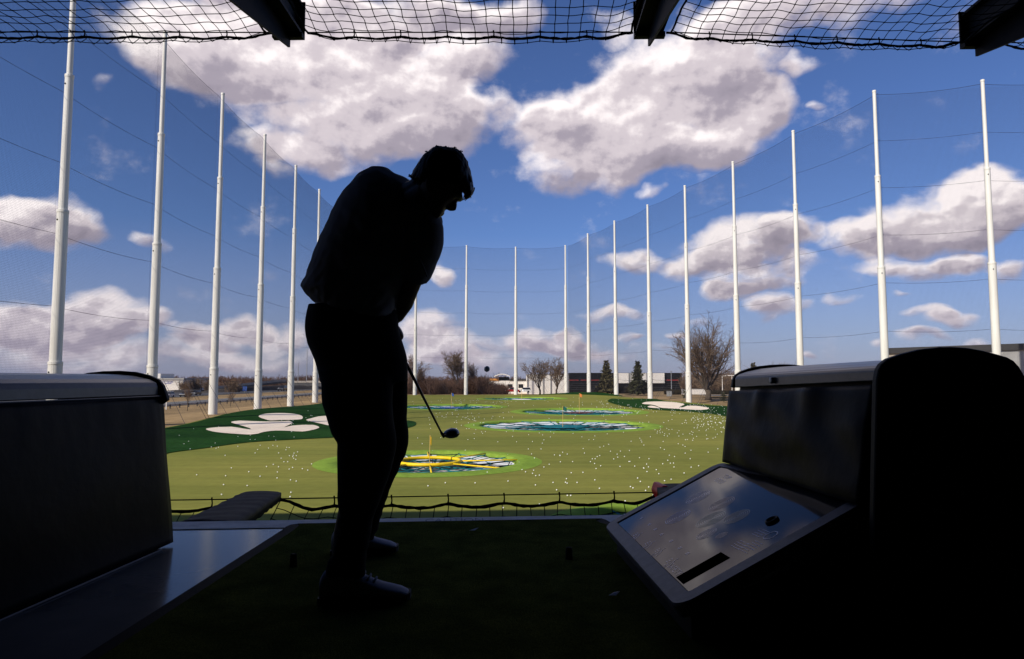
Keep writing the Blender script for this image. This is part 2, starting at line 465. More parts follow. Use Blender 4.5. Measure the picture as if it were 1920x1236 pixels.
    ccol = ramp(sh, [(0.0, (2.9, 2.6, 3.25)), (0.34, (4.0, 3.55, 4.25)), (0.60, (6.9, 6.15, 6.6)), (0.90, (11.0, 10.1, 10.1))], 'EASE')
    # near the horizon clouds take the haze colour
    hz = N.new('ShaderNodeMapRange'); hz.inputs['From Min'].default_value = 0.0; hz.inputs['From Max'].default_value = 0.21
    hz.inputs['To Min'].default_value = 0.50; hz.inputs['To Max'].default_value = 0.0
    L.new(el, hz.inputs['Value'])
    skyc = mix(1.0, sky.outputs[0], (0.575, 0.685, 1.00), 'MULTIPLY')
    ccol = mix(hz.outputs[0], ccol, (4.1, 3.75, 5.0))
    hs = math_('MULTIPLY', hz.outputs[0], 1.25)
    skyc = mix(hs, skyc, (3.45, 3.4, 5.2))
    out = mix(cov.outputs[0], skyc, ccol)
    L.new(out, bg.inputs['Color'])
make_world()

# ------------------------------------------------------------------ terrain
def G(x, y):
    z = -4.65 + 0.8 * smooth(84, 168, y)
    z += 0.55 * smooth(5, 45, x) * smooth(110, 190, y)
    z += 0.95 * math.exp(-((x - 20) / 15) ** 2 - ((y - 190) / 14) ** 2)
    z += 0.9 * math.exp(-((x + 37) / 11) ** 2 - ((y - 99) / 24) ** 2)
    w = smooth(-44, -60, x)
    z = z * (1 - w) + -4.75 * w
    w = smooth(214, 250, y) * (1 - smooth(30, 60, x)) * smooth(-62, -45, x)
    z = z * (1 - w) + -4.5 * w
    return z
def ground_hit(px, py):
    r = ray(px, py)
    z = -4.5
    for _ in range(12):
        k = (z - CZ) / r.z
        z = 0.5 * z + 0.5 * G(r.x * k, r.y * k)
    k = (z - CZ) / r.z
    return Vector((r.x * k, r.y * k, z))

H_TOP = CZ + 42.3
def pole_xy(px, py):
    r = ray(px, py)
    k = (H_TOP - CZ) / r.z
    return Vector((r.x * k, r.y * k, 0))
right_px = [(1060,460),(1102,438),(1152,414),(1214,384),(1284,348),(1374,303),(1487,245),(1639,170),(1842,150)]
back_px = [(967,463),(875,460)]
left_px = [(599,355),(555,310),(497,252),(418,175),(310,60)]
R_ = [pole_xy(*p) for p in right_px]
B_ = [pole_xy(*p) for p in back_px]
L_ = [pole_xy(*p) for p in left_px]
step = (L_[4] - L_[2]) / 2
Lnear = [Vector((-43.1, 64.5, 0)), Vector((-43.8, 64.5 + step.y, 0))]
b783 = B_[1] + (B_[1] - B_[0])
corner = Vector((L_[0].x + 0.5, b783.y - 3, 0))
hid = [L_[0] + (corner - L_[0]) * t for t in (0.27, 0.53, 0.78)]
Rfar = R_[8] + Vector((16, -1.5, 0))

def spline(pts, seg):
    out = []
    n = len(pts)
    for i in range(n):
        a, b, c, d = pts[i - 1], pts[i], pts[(i + 1) % n], pts[(i + 2) % n]
        k = max(1, int((c - b).length / seg))
        for j in range(k):
            t = j / k
            out.append(0.5 * ((2 * b) + (c - a) * t + (2 * a - 5 * b + 4 * c - d) * t * t + (3 * b - a - 3 * c + d) * t ** 3))
    return out
def inside(poly, x, y):
    r = False
    n = len(poly)
    for i in range(n):
        a, b = poly[i], poly[i - 1]
        if (a[1] > y) != (b[1] > y) and x < (b[0] - a[0]) * (y - a[1]) / (b[1] - a[1]) + a[0]:
            r = not r
    return r
def sheet(name, poly, dz, mat_, grid, holes=(), zf=G):
    pts = [Vector((p[0], p[1])) for p in poly]
    n = len(pts)
    edges = [(i, (i + 1) % n) for i in range(n)]
    for (hx, hy, hr) in holes:
        o = len(pts)
        k = 72
        pts += [Vector((hx + hr * cos(2 * pi * i / k), hy + hr * sin(2 * pi * i / k))) for i in range(k)]
        edges += [(o + i, o + (i + 1) % k) for i in range(k)]
    xs = [p.x for p in pts]; ys = [p.y for p in pts]
    y = min(ys) + grid * .37
    while y < max(ys):
        x = min(xs) + grid * .41
        while x < max(xs):
            if inside(poly, x, y) and all((x - h[0]) ** 2 + (y - h[1]) ** 2 > h[2] ** 2 for h in holes):
                pts.append(Vector((x, y)))
            x += grid
        y += grid
    ov, oe, of, *_ = delaunay_2d_cdt(pts, edges, [], 0, 1e-4)
    fs = []
    for f in of:
        cx = sum(ov[i].x for i in f) / len(f); cy = sum(ov[i].y for i in f) / len(f)
        if inside(poly, cx, cy) and all((cx - h[0]) ** 2 + (cy - h[1]) ** 2 > h[2] ** 2 for h in holes):
            fs.append(f)
    mb = MB()
    mb.add([(v.x, v.y, zf(v.x, v.y) + dz) for v in ov], fs)
    o = mb.build(name, mat_, None, True, False)
    bm = bmesh.new(); bm.from_mesh(o.data)
    for f in bm.faces:
        f.normal_update()
        if f.normal.z < 0: f.normal_flip()
    bm.to_mesh(o.data); bm.free()
    return o

# big ground sheet to the horizon
def ticks(lo, hi, fine, near, far):
    t = []
    x = 0.0
    while x < hi:
        t.append(x); x += fine if x < near else max(fine, (x - near) * 0.12 + fine)
    x = -fine
    while x > lo:
        t.append(x); x -= fine if -x < far else max(fine, (-x - far) * 0.12 + fine)
    t += [lo, hi]
    return sorted(set(t))
xs = ticks(-3500, 3500, 5, 110, 110)
ys = ticks(-60, 6500, 5, 280, 50)
gm = MB()
gv = []
for y in ys:
    for x in xs:
        infield = smooth(-44, -38, x) * smooth(75, 60, x) * smooth(216, 208, y)
        gv.append((x, y, G(x, y) - 0.55 * infield - 0.03))
nx = len(xs)
gm.add(gv, [(j * nx + i, j * nx + i + 1, (j + 1) * nx + i + 1, (j + 1) * nx + i) for j in range(len(ys) - 1) for i in range(nx - 1)])
struct(gm.build('ground', M['dry'], None, True, False))

targets = {  # centre pixel, depth, outer radius, inner radius, offset of the pit
 'yellow': (805, 866, 45.0, 7.35, 5.75),
 'green': (1055, 798, 82.3, 11.8, 9.9),
 'brown': (1086, 772.5, 104.5, 10.5, 8.6),
 'blue': (846, 763.5, 126.0, 10.4, 8.7),
 'white': (978, 748.3, 165.0, 11.2, 9.2),
 'red': (1255, 985, 25.5, 4.6, 3.5)}
TG = {}
for k, (px, py, D, ro, ri) in targets.items():
    c = ground_hit(px, py - .5)
    f_ = c.y / D
    TG[k] = (c.x, c.y, ro * f_, ri * f_)

edge_r = [R_[0] + Vector((0, -3, 0)), R_[1] + Vector((-2.4, -2, 0))] + [q + Vector((-2.4, -1.2, 0)) for q in R_[2:8]] + [R_[8] + Vector((-1, -3, 0)), Vector((76, 70, 0)), Vector((78, 4.6, 0))]
edge_l = [Vector((-36, 4.6, 0)), Vector((-38, 60, 0)), Vector((-37.2, 78, 0)), Vector((-38.6, 92, 0)), Vector((-39.2, 105, 0)), Vector((-39, 125, 0)), Vector((-39, 150, 0)), Vector((-39, 190, 0)), Vector((-33, 208, 0)), Vector((-14, 210, 0)), Vector((2, 211, 0))]
fpoly = []
ring = edge_l + edge_r
for i, a in enumerate(ring):
    b = ring[(i + 1) % len(ring)]
    k = max(1, int((b - a).length / 3))
    for j in range(k):
        q = a.lerp(b, j / k)
        fpoly.append((q.x, q.y))
struct(sheet('field', fpoly, 0.0, M['turf'], 2.6, [(t[0], t[1], t[3] + (t[2] - t[3]) * .5) for t in TG.values()]))

def patch(name, px_poly, dz, mat_, seg=1.0, grid=1.8):
    w = [ground_hit(*p) for p in px_poly]
    w = [Vector((q.x, q.y, 0)) for q in w]
    w = spline(w, seg)
    return struct(sheet(name, [(q.x, q.y) for q in w], dz, mat_, grid))
def sc(lst, ox, oy, k):
    return [(ox + a / k, oy + b / k) for a, b in lst]
# left rough
def wpatch(name, pts, dz, mat_, seg=1.0, grid=1.8):
    w = spline([Vector((a, b, 0)) for a, b in pts], seg)
    return struct(sheet(name, [(q.x, q.y) for q in w], dz, mat_, grid))
low = [ground_hit(*p) for p in [(250,866),(317,850),(377,842),(467,830),(567,824),(640,820),(720,812),(768,802),(780,796),(772,790),(720,784)]]
wpatch('rough', [(-37, 44)] + [(q.x, q.y) for q in low] + [(-24, 122), (-30, 150), (-35, 180), (-38.4, 186), (-38.6, 150), (-38.6, 125), (-38.8, 105), (-38.2, 92), (-36.8, 78), (-37.4, 60)], 0.05, M['rough'])
patch('rough', sc([(690,715),(720,709),(850,716),(990,711),(1100,712),(1200,733),(1400,755),(1600,772),(1760,784),(1800,870),(1600,847),(1400,827),(1200,817),(1000,802),(800,776),(690,745),(670,730)], 1000, 600, 4.8), 0.05, M['rough'])
wpatch('rough', [(4, 194), (12, 185), (22, 178), (27, 174), (28, 178), (21, 193), (15, 206.5), (5, 205)], 0.05, M['rough'])
ZB = (300, 680, 6)
BL = iter(['oval white sand bunker farthest up the dark mound on the left', 'large branching white sand bunker on the dark mound on the left', 'white sand bunker partly hidden behind the golfer', 'large branching white sand bunker before the big bare tree', 'thin sliver of white sand under the right bunker'])
def bunk(*a):
    o = patch('bunker', *a)
    del o['kind']
    tag(o, next(BL), 'bunker', 'white sand bunkers')
bunk(sc([(1110,610),(1150,590),(1250,578),(1400,576),(1520,585),(1590,605),(1605,625),(1590,645),(1500,652),(1350,655),(1240,660),(1180,645),(1130,628)], *ZB), 0.10, M['sand'], .6)
bunk(sc([(515,760),(560,745),(680,735),(800,732),(880,742),(950,755),(1015,762),(1010,748),(930,722),(860,702),(800,682),(830,668),(900,662),(1050,668),(1250,672),(1400,668),(1450,664),(1490,680),(1470,700),(1420,725),(1400,738),(1480,720),(1600,710),(1720,710),(1790,735),(1760,755),(1700,770),(1600,785),(1450,778),(1300,775),(1170,790),(1100,810),(1020,820),(850,812),(700,800),(590,785)], *ZB), 0.10, M['sand'], .6)
bunk(sc([(1645,655),(1700,635),(1780,615),(1870,607),(1960,610),(2000,650),(1960,700),(1900,715),(1830,700),(1740,680)], *ZB), 0.10, M['sand'], .6)
bunk(sc([(978,755),(1020,742),(1120,738),(1230,742),(1320,752),(1360,765),(1330,780),(1310,793),(1350,790),(1390,778),(1470,778),(1550,790),(1580,800),(1560,810),(1480,815),(1350,808),(1220,800),(1150,795),(1100,775),(1050,765),(1000,762)], 1000, 600, 4.8), 0.10, M['sand'], .6)
bunk(sc([(1028,785),(1060,776),(1100,783),(1135,797),(1100,798),(1050,794)], 1000, 600, 4.8), 0.10, M['sand'], .6)

# ------------------------------------------------------------------ targets
def target(key, label, rope_m, hub_m, flag_m, flag_h=2.4, yellow=False):
    cx, cy, ro, ri = TG[key]
    z0 = G(cx, cy)
    t = thing('golf_target', label, 'golf target', (cx, cy, z0), 'netted targets in the field')
    n = 72
    ang = [2 * pi * i / n for i in range(n)]
    rings = []
    for (r, dz) in ((ro, 0.010), (ro * .5 + ri * .5, 0.07), (ri + .12, 0.07), (ri, -0.02), (ri - .12, -0.50)):
        rings.append([Vector((cx + r * cos(a), cy + r * sin(a), G(cx + r * cos(a), cy + r * sin(a)) + dz)) for a in ang])
    MB().rings(rings, True, False).build('turf_ring', M['lime'], t, True)
    rings = []
    for (r, dz) in ((ri - .08, -.36), (ri * .6, -.46), (ri * .25, -.52), (0.05, -.55)):
        rings.append([Vector((cx + r * cos(a), cy + r * sin(a), z0 + dz)) for a in ang])
    MB().rings(rings, True, False).build('pit_floor', M['pit'], t)
    # white liner sheets hung along the far rim
    rnd = random.Random(key)
    k = 16
    for i in range(k):
        if rnd.random() < .1: continue
        a0, a1 = 2 * pi * (i + .06) / k, 2 * pi * (i + .94) / k
        f = [(a0 + (a1 - a0) * j / 5) for j in range(6)]
        q_ = rnd.uniform(.55, .82)
        up = [Vector((cx + (ri - .2) * cos(a), cy + (ri - .2) * sin(a), z0 - .20)) for a in f]
        dn = [Vector((cx + ri * (q_ + rnd.uniform(-.05, .05)) * cos(a), cy + ri * q_ * sin(a), z0 - .33)) for a in f]
        MB().rings([up, dn], False, False).build('liner', M['white'], t, recalc=False)
    # rope web
    web, dark = MB(), MB()
    nsp = 16
    for i in range(nsp):
        a = 2 * pi * (i + .3) / nsp
        b = a + rnd.uniform(-.15, .15)
        p0 = Vector((cx + (ri - .1) * cos(a), cy + (ri - .1) * sin(a), z0 - .05))
        p1 = Vector((cx + ri * .2 * cos(b), cy + ri * .2 * sin(b), z0 - .25))
        pm = (p0 + p1) / 2 - Vector((0, 0, .08))
        (web if i % 3 else dark).tube([p0, pm, p1], 0.028 + 0.00012 * cy, 4)
        for rr, zz in ((.92, -.08), (.7, -.15), (.45, -.21), (.2, -.25)):
            a2 = 2 * pi * (i + 1.3) / nsp
            q0 = Vector((cx + ri * rr * cos(a), cy + ri * rr * sin(a), z0 + zz))
            q1 = Vector((cx + ri * rr * cos(a2), cy + ri * rr * sin(a2), z0 + zz))
            (dark if (rr == .92 and i % 2) else web).tube([q0, (q0 + q1) / 2 - Vector((0, 0, .07)), q1], 0.024 + 0.00012 * cy, 4)
    web.build('rope_web', rope_m, t)
    dark.build('support_cord', M['darkcord'], t)
    if yellow:
        def circ(r, z, k=48):
            return [Vector((cx + r * cos(2 * pi * i / k), cy + r * sin(2 * pi * i / k), z)) for i in range(k + 1)]
        MB().tube(circ(2.05, z0 + .02), .12, 8).build('inner_ring', M['yellow'], t, True)
        for i in range(8):
            a = 2 * pi * (i + .18) / 8
            MB().tube([Vector((cx + 2.15 * cos(a), cy + 2.15 * sin(a), z0 - .0)), Vector((cx + (ri + .05) * cos(a), cy + (ri + .05) * sin(a), z0 + .02))], .052, 6).build('spoke', M['yellow'], t, True)
    else:
        r = ri * .27
        rs = [[Vector((cx + q * cos(2 * pi * i / 32), cy + q * sin(2 * pi * i / 32), z0 + z)) for i in range(32)] for q, z in ((r, -.16), (r * .75, -.10), (.05, -.2))]
        MB().rings(rs, True, False).build('centre_net', hub_m, t)
    fs = MB().tube([(cx, cy, z0 - 1.2), (cx + .04, cy, z0 + flag_h)], 0.016 + 0.00012 * cy, 6).build('flagstick', M['flagstick'], t)
    fm = MB()
    w = .45 if not yellow else .10
    fl = [[Vector((cx + .04 + w * i / 4, cy + .05 * sin(i * 1.5), z0 + flag_h - j * (.5 if not yellow else .55) - .05 * i)) for i in range(5)] for j in (0, 1)]
    fm.rings(fl, False, False)
    f = fm.build('flag', flag_m, t, recalc=False)
    return t
target('yellow', 'large netted target with yellow ring and yellow spokes, nearest the golfer', M['teal'], M['yellow'], M['yellow'], 1.75, True)
target('green', 'widest netted target with teal ropes and dark green flag, mid-field', M['teal'], M['teal'], M['green_flag'], 2.3)
target('brown', 'netted target with dark red centre and orange flag, just behind the widest one', M['teal'], M['brown'], M['orange'], 3.0)
target('blue', 'netted target with blue centre and blue flag, left of the others', M['teal'], M['blue'], M['blue'], 2.6)
target('white', 'farthest netted target with white centre near the back poles', M['teal'], M['white'], M['white'], 2.4)
target('red', 'closest netted target mostly hidden by the display console', M['teal'], M['red'], M['red'], .3)

# ------------------------------------------------------------------ poles
def pole_meshes():
    Hh = 47.6
    secs = []
    cuts = [0, .147, .452, .733, 1.0]
    rad = [(.62, .60), (.53, .50), (.40, .375), (.265, .24)]
    n = 20
    for i in range(4):
        z0, z1 = cuts[i] * Hh, cuts[i + 1] * Hh
        r0, r1 = rad[i]
        rm = r0 + (r1 - r0) * .02
        prof = [(r0, z0), (r0, z0 + .02), (rm, z0 + .2), (r1, z1 - .5), (r1, z1 - .30), (r1 + .004, z1 - .28), (r1 + .03, z1 - .26), (r1 + .03, z1 - .24), (r1 + .03, z1 - .02), (r1 + .028, z1)]
        rs = [[Vector((r * cos(2 * pi * k / n), r * sin(2 * pi * k / n), z)) for k in range(n)] for r, z in prof]
        mb = MB().rings(rs)
        me = mb.mesh('pole_section')
        bm = bmesh.new(); bm.from_mesh(me); bmesh.ops.recalc_face_normals(bm, faces=bm.faces); bm.to_mesh(me); bm.free()
        me.materials.append(M['pole'])
        for p_ in me.polygons: p_.use_smooth = len(p_.vertices) == 4
        secs.append(me)
    bolts = []
    for i, zc in enumerate(cuts[1:4]):
        r = rad[i][1]
        a = -pi / 2 - .35
        b = MB().ball((r * cos(a) * 1.03, r * sin(a) * 1.03, zc * Hh - 1.0), .085, 6, 4).mesh('bolt')
        b.materials.append(M['bdark'])
        bolts.append(b)
    return secs, bolts, Hh
PSEC, PBOLT, PH = pole_meshes()
def pole(pos, label, group='white net poles around the field'):
    z = H_TOP - PH
    t = thing('net_pole', label, 'pole', (pos.x, pos.y, z), group)
    for me in PSEC:
        o = bpy.data.objects.new('pole_section', me); COL.objects.link(o); o.parent = t
    for b_ in PBOLT:
        o = bpy.data.objects.new('bolt', b_); COL.objects.link(o); o.parent = t
    return t
pole(Lnear[0], 'tall white stepped net pole nearest the left edge, its foot behind the left bay divider')
pole(L_[4], 'tall white stepped net pole, second from the left edge, beside the white warehouse')
pole(L_[3], 'tall white stepped net pole, third from the left edge, standing in dry grass')
pole(L_[2], 'tall white stepped net pole, fourth from the left edge')
pole(L_[1], 'tall white stepped net pole, fifth from the left edge')
pole(L_[0], 'tall white stepped net pole half hidden by the back of the golfer')
for h in hid:
    pole(h, 'tall white net pole of the left row hidden behind the golfer')
pole(b783, 'white net pole just right of the golfer, its top behind his arm')
pole(B_[1], 'white back net pole before the brown brush, left of the flying ball')
pole(B_[0], 'white net pole of the back row in front of the low white building')
names = ['white net pole at the right end of the back row beside two bare trees',
 'white net pole in front of the black glazed building, left of the first conifer',
 'white net pole between the two conifers, close to the left one',
 'white net pole just right of the second conifer',
 'white net pole in front of the big bare tree',
 'white net pole right of the big bare tree, foot behind the console lid',
 'white net pole above the middle of the console lid, third from the right edge',
 'white net pole second from the right edge, left of the black curved end plate',
 'white net pole nearest the right edge, in front of the grey hall']
for q, nme in zip(R_, names):
    pole(q, nme)

# ------------------------------------------------------------------ barrier nets
def barrier(a, b, label, outward):
    a, b = Vector((a.x, a.y, 0)), Vector((b.x, b.y, 0))
    d = (b - a); Ls = d.length; d.normalize()
    nrm = Vector((d.y, -d.x, 0))
    if nrm.dot(outward) < 0: nrm = -nrm
    off = nrm * 0.75
    t = thing('barrier_net', label, 'net', ((a + b) / 2 + off)[:2] + (G(a.x, a.y),), 'barrier nets between the poles')
    top = lambda s: H_TOP - .25 - 4 * (s / Ls) * (1 - s / Ls) * .40
    mb = MB()
    w = .0054
    zb = max(G(a.x, a.y), G(b.x, b.y)) + .3
    k = int(Ls / .145)
    for i in range(k + 1):
        s = Ls * i / k
        p = a + d * s + off
        z1 = top(s)
        mb.quad(p - d * w + Vector((0, 0, zb)), p + d * w + Vector((0, 0, zb)), p + d * w + Vector((0, 0, z1)), p - d * w + Vector((0, 0, z1)))
        mb.quad(p - nrm * w + Vector((0, 0, zb)), p + nrm * w + Vector((0, 0, zb)), p + nrm * w + Vector((0, 0, z1)), p - nrm * w + Vector((0, 0, z1)))
    m_ = int((H_TOP - .9 - zb) / .145)
    for j in range(m_ + 1):
        z = zb + (H_TOP - .85 - zb) * j / m_
        p, q = a + off, b + off
        mb.quad(p + Vector((0, 0, z - w)), q + Vector((0, 0, z - w)), q + Vector((0, 0, z + w)), p + Vector((0, 0, z + w)))
    mb.build('netting', M['net'], t, recalc=False)
    # seam cables, one every seven metres of height
    for lev in range(7):
        z = H_TOP - .3 - lev * 7.0
        if z < zb: continue
        pts = []
        for i in range(13):
            s = Ls * i / 12
            sag = 4 * (s / Ls) * (1 - s / Ls) * (.40 if lev == 0 else .28)
            pts.append(a + d * s + off * .95 + Vector((0, 0, z - sag)))
        MB().tube(pts, .019 if lev else .026, 4).build('seam_cable', M['net'], t)
    # anchor lines from five metres up down to the turf
    for s in (.12, .45, .5, .82):
        p = a + d * (Ls * s) - nrm * .2
        q = p - nrm * 4.6 - d * (4.0 if outward.x < 0 else -3)
        MB().tube([p + Vector((0, 0, 1.0)), q + Vector((0, 0, G(q.x, q.y)))], .022, 4).build('anchor_line', M['net'], t)
ol = Vector((-1, 0, 0)); orr = Vector((1, 0.5, 0)); ob = Vector((0, 1, 0))
seq_l = [(Lnear[1], Lnear[0], 'grey barrier net at the far left edge, outside the leftmost pole'),
 (Lnear[0], L_[4], 'grey barrier net between the first and second white poles from the left edge'),
 (L_[4], L_[3], 'grey barrier net between the second and third white poles from the left edge'),
 (L_[3], L_[2], 'grey barrier net between the third and fourth white poles from the left edge'),
 (L_[2], L_[1], 'grey barrier net between the fourth and fifth white poles from the left edge'),
 (L_[1], L_[0], 'grey barrier net between the fifth and sixth white poles from the left edge'),
 (L_[0], hid[0], 'grey barrier net whose top slopes down to the shoulder of the golfer')]
for a, b, l in seq_l: barrier(a, b, l, ol)
for a, b in ((hid[0], hid[1]), (hid[1], hid[2]), (hid[2], corner)):
    barrier(a, b, 'grey barrier net of the left row hidden behind the golfer', ol)
barrier(corner, b783, 'grey barrier net of the back row mostly hidden behind the golfer', ob)
barrier(b783, B_[1], 'grey barrier net of the back row just right of the golfer', ob)
barrier(B_[1], B_[0], 'grey barrier net of the back row above the flying ball', ob)
barrier(B_[0], R_[0], 'grey barrier net of the back row above the two bare trees', ob)
lab = ['grey barrier net above the black glazed building, left of the first conifer', 'grey barrier net above the first conifer', 'grey barrier net above the second conifer',
 'grey barrier net left of the big bare tree', 'grey barrier net above the big bare tree', 'grey barrier net above the left end of the console lid',
 'grey barrier net above the console lid, left of the second pole from the right', 'grey barrier net between the two rightmost white poles']
for i in range(8): barrier(R_[i], R_[i + 1], lab[i], orr)
barrier(R_[8], Rfar, 'grey barrier net at the far right edge, beyond the rightmost pole', Vector((0, 1, 0)))

# ------------------------------------------------------------------ golf balls on the field
def ball_mesh():
    bm = bmesh.new(); bmesh.ops.create_icosphere(bm, subdivisions=2, radius=0.035)
    me = bpy.data.meshes.new('golf_ball'); bm.to_mesh(me); bm.free()
    me.materials.append(M['ball'])
    me.polygons.foreach_set('use_smooth', [True] * len(me.polygons))
    return me
BM_ = ball_mesh()
rb = random.Random(11)
pos = []
def scatter(n, cx, cy, sx, sy):
    k = 0; tries = 0
    while k < n and tries < n * 40:
        tries += 1
        px, py = rb.gauss(cx, sx), rb.gauss(cy, sy)
        if not (318 < px < 1365 and 744 < py < 958): continue
        if 590 < px < 765: continue
        q = ground_hit(px, py)
        if not inside(fpoly, q.x, q.y): continue
        if any((q.x - t[0]) ** 2 + (q.y - t[1]) ** 2 < (t[3] + .1) ** 2 for t in TG.values()): continue
        pos.append(q); k += 1
scatter(70, 1190, 855, 95, 32)
scatter(28, 1040, 850, 60, 30)
scatter(20, 1050, 905, 60, 26)
scatter(14, 900, 880, 70, 30)
scatter(42, 500, 850, 90, 40)
scatter(18, 540, 862, 22, 12)
scatter(60, 880, 785, 45, 9)
scatter(24, 950, 815, 120, 14)
scatter(75, 1280, 800, 60, 16)
scatter(80, 1335, 790, 22, 9)
scatter(120, 1300, 764, 40, 6)
scatter(90, 1150, 765, 60, 9)
scatter(60, 900, 755, 70, 5)
scatter(18, 470, 800, 90, 14)
scatter(14, 1230, 930, 35, 14)
scatter(24, 560, 795, 30, 8)
pos.sort(key=lambda q: q.y)
for q in pos[:300]:
    o = bpy.data.objects.new('golf_ball', BM_)
    COL.objects.link(o)
    o.location = (q.x, q.y, G(q.x, q.y) + .05)
    tag(o, 'white golf ball lying loose on the turf of the driving range', 'golf ball', 'golf balls lying on the field')
mb = MB()
for q in pos[300:]:
    mb.ball((q.x, q.y, G(q.x, q.y) + .08), 0.045, 6, 4)
tag(mb.build('golf_balls', M['ball'], None, True), 'many tiny white golf balls strewn over the far turf', 'golf balls', None, 'stuff')
o = bpy.data.objects.new('golf_ball', BM_.copy()); COL.objects.link(o)
o.location = P(913, 692, 4.9); o.scale = (.62,) * 3
tag(o, 'dark golf ball flying in mid-air in front of the sky', 'golf ball')

# ------------------------------------------------------------------ trees
def bare_tree(name, label, base, height, spread, seed, trunk_r, n_main=7, trunk_frac=.18, twig=.03, twm=None, levels=4, group=None, fan=.9, barkm=None, dens=1.0):
    rnd = random.Random(seed)
    base = Vector(base)
    t = thing(name, label, 'tree', base, group)
    tm, cm = MB(), MB()
    th = height * trunk_frac
    pts = [base + Vector((rnd.uniform(-.02, .02) * height * i / 3, rnd.uniform(-.02, .02) * height * i / 3, th * i / 3 - .3)) for i in range(4)]
    tm.tube(pts, [trunk_r * 1.35, trunk_r * 1.05, trunk_r, trunk_r * .95], 10)
    def grow(p, d, ln, r, lev):
        n = 5 if lev == 0 else 4
        q = [p]; rr = [r]
        dirs = []
        dd = d.copy()
        for i in range(n):
            j = Vector((rnd.gauss(0, 1), rnd.gauss(0, 1), rnd.gauss(0, .7))) * (.13 + .05 * lev)
            dd = (dd + j + Vector((0, 0, .10 if lev < 2 else .05))).normalized()
            q.append(q[-1] + dd * ln / n)
            rr.append(max(twig * .5, r * (1 - .6 * (i + 1) / n)))
            dirs.append(dd.copy())
        (tm if lev == 0 else cm).tube(q, rr, 6 if lev == 0 else (4 if lev == 1 else 3), False)
        if lev >= levels: return
        kids = int((9 if lev == 0 else 6 if lev == 1 else 5) * dens)
        for k in range(kids):
            f = .2 + .8 * (k + rnd.random()) / kids
            i = min(n - 1, int(f * n))
            o = q[i].lerp(q[i + 1], f * n - i)
            ax = dirs[i].orthogonal().normalized()
            ax.rotate(Matrix.Rotation(rnd.uniform(0, 2 * pi), 3, dirs[i]))
            cd = (dirs[i] * cos(.6) + ax * sin(rnd.uniform(.4, .95))).normalized()
            grow(o, cd, ln * rnd.uniform(.38, .6) * (1.1 - .35 * f), max(twig * .6, rr[i] * .55), lev + 1)
    for k in range(n_main):
        a = 2 * pi * (k + rnd.uniform(-.3, .3)) / n_main
        lean = fan * (rnd.uniform(.25, 1.0) if k else .08)
        d = Vector((cos(a) * lean * spread, sin(a) * lean * spread * .8, 1)).normalized()
        grow(pts[-1] - Vector((0, 0, th * rnd.uniform(0, .3))), d, height * (1 - trunk_frac) * rnd.uniform(.72, .95), trunk_r * rnd.uniform(.35, .55), 0)
    tm.build('trunk', barkm or M['bark'], t, True, False)
    cm.build('crown', twm or M['twig'], t, False, False)
    return t
def at(px, py, D):
    q = P(px, py, D)
    return q
def gbase(px, D):
    x = (px - 960) / F * D * 1.004
    return Vector((x, D, G(x, D)))
b = gbase(1325, 156)
bare_tree('bare_tree', 'big spreading leafless tree behind the right net poles', b, 15.6, 1.05, 3, .62, 10, .17, .036, levels=3, fan=1.15, dens=1.25)
bare_tree('bare_tree', 'leafless vase-shaped tree before the white wall, left one of the pair', gbase(1012, 224), 10.8, .95, 5, .28, 7, .2, .05, levels=3, fan=1.05, dens=1.15)
bare_tree('bare_tree', 'leafless vase-shaped tree before the white wall, right one of the pair', gbase(1043, 222), 10.3, .9, 8, .3, 7, .22, .05, levels=3, fan=1.0, dens=1.1)
bare_tree('bare_tree', 'tall thin leafless tree rising out of the brown brush', gbase(857, 232), 14.0, .6, 21, .22, 8, .28, .05, levels=3, fan=.85, dens=1.3)
bare_tree('bare_tree', 'pale leafless tree right of the back pole, below the flying ball', gbase(886, 240), 10.5, .45, 33, .15, 6, .25, .045, M['twig_pale'], levels=3, fan=.6)
bare_tree('bare_tree', 'leafless tree just right of the golfer behind the club shaft', gbase(772, 228), 12.0, .5, 41, .17, 7, .2, .045, M['twig_pale'], levels=3, fan=.7)
bare_tree('bare_tree', 'small leafless tree between the club shaft and the brown brush', gbase(791, 234), 8.0, .5, 44, .15, 6, .2, .045, levels=3, fan=.7)
bare_tree('bare_tree', 'young leafless tree in the dry verge before the guardrail', gbase(357, 122), 4.6, .45, 52, .06, 5, .3, .02, levels=2, fan=.6)
bare_tree('bare_tree', 'tiny leafless sapling beside the fourth pole, before the guardrail', gbase(437, 140), 3.2, .4, 54, .05, 5, .3, .02, levels=2, fan=.7)

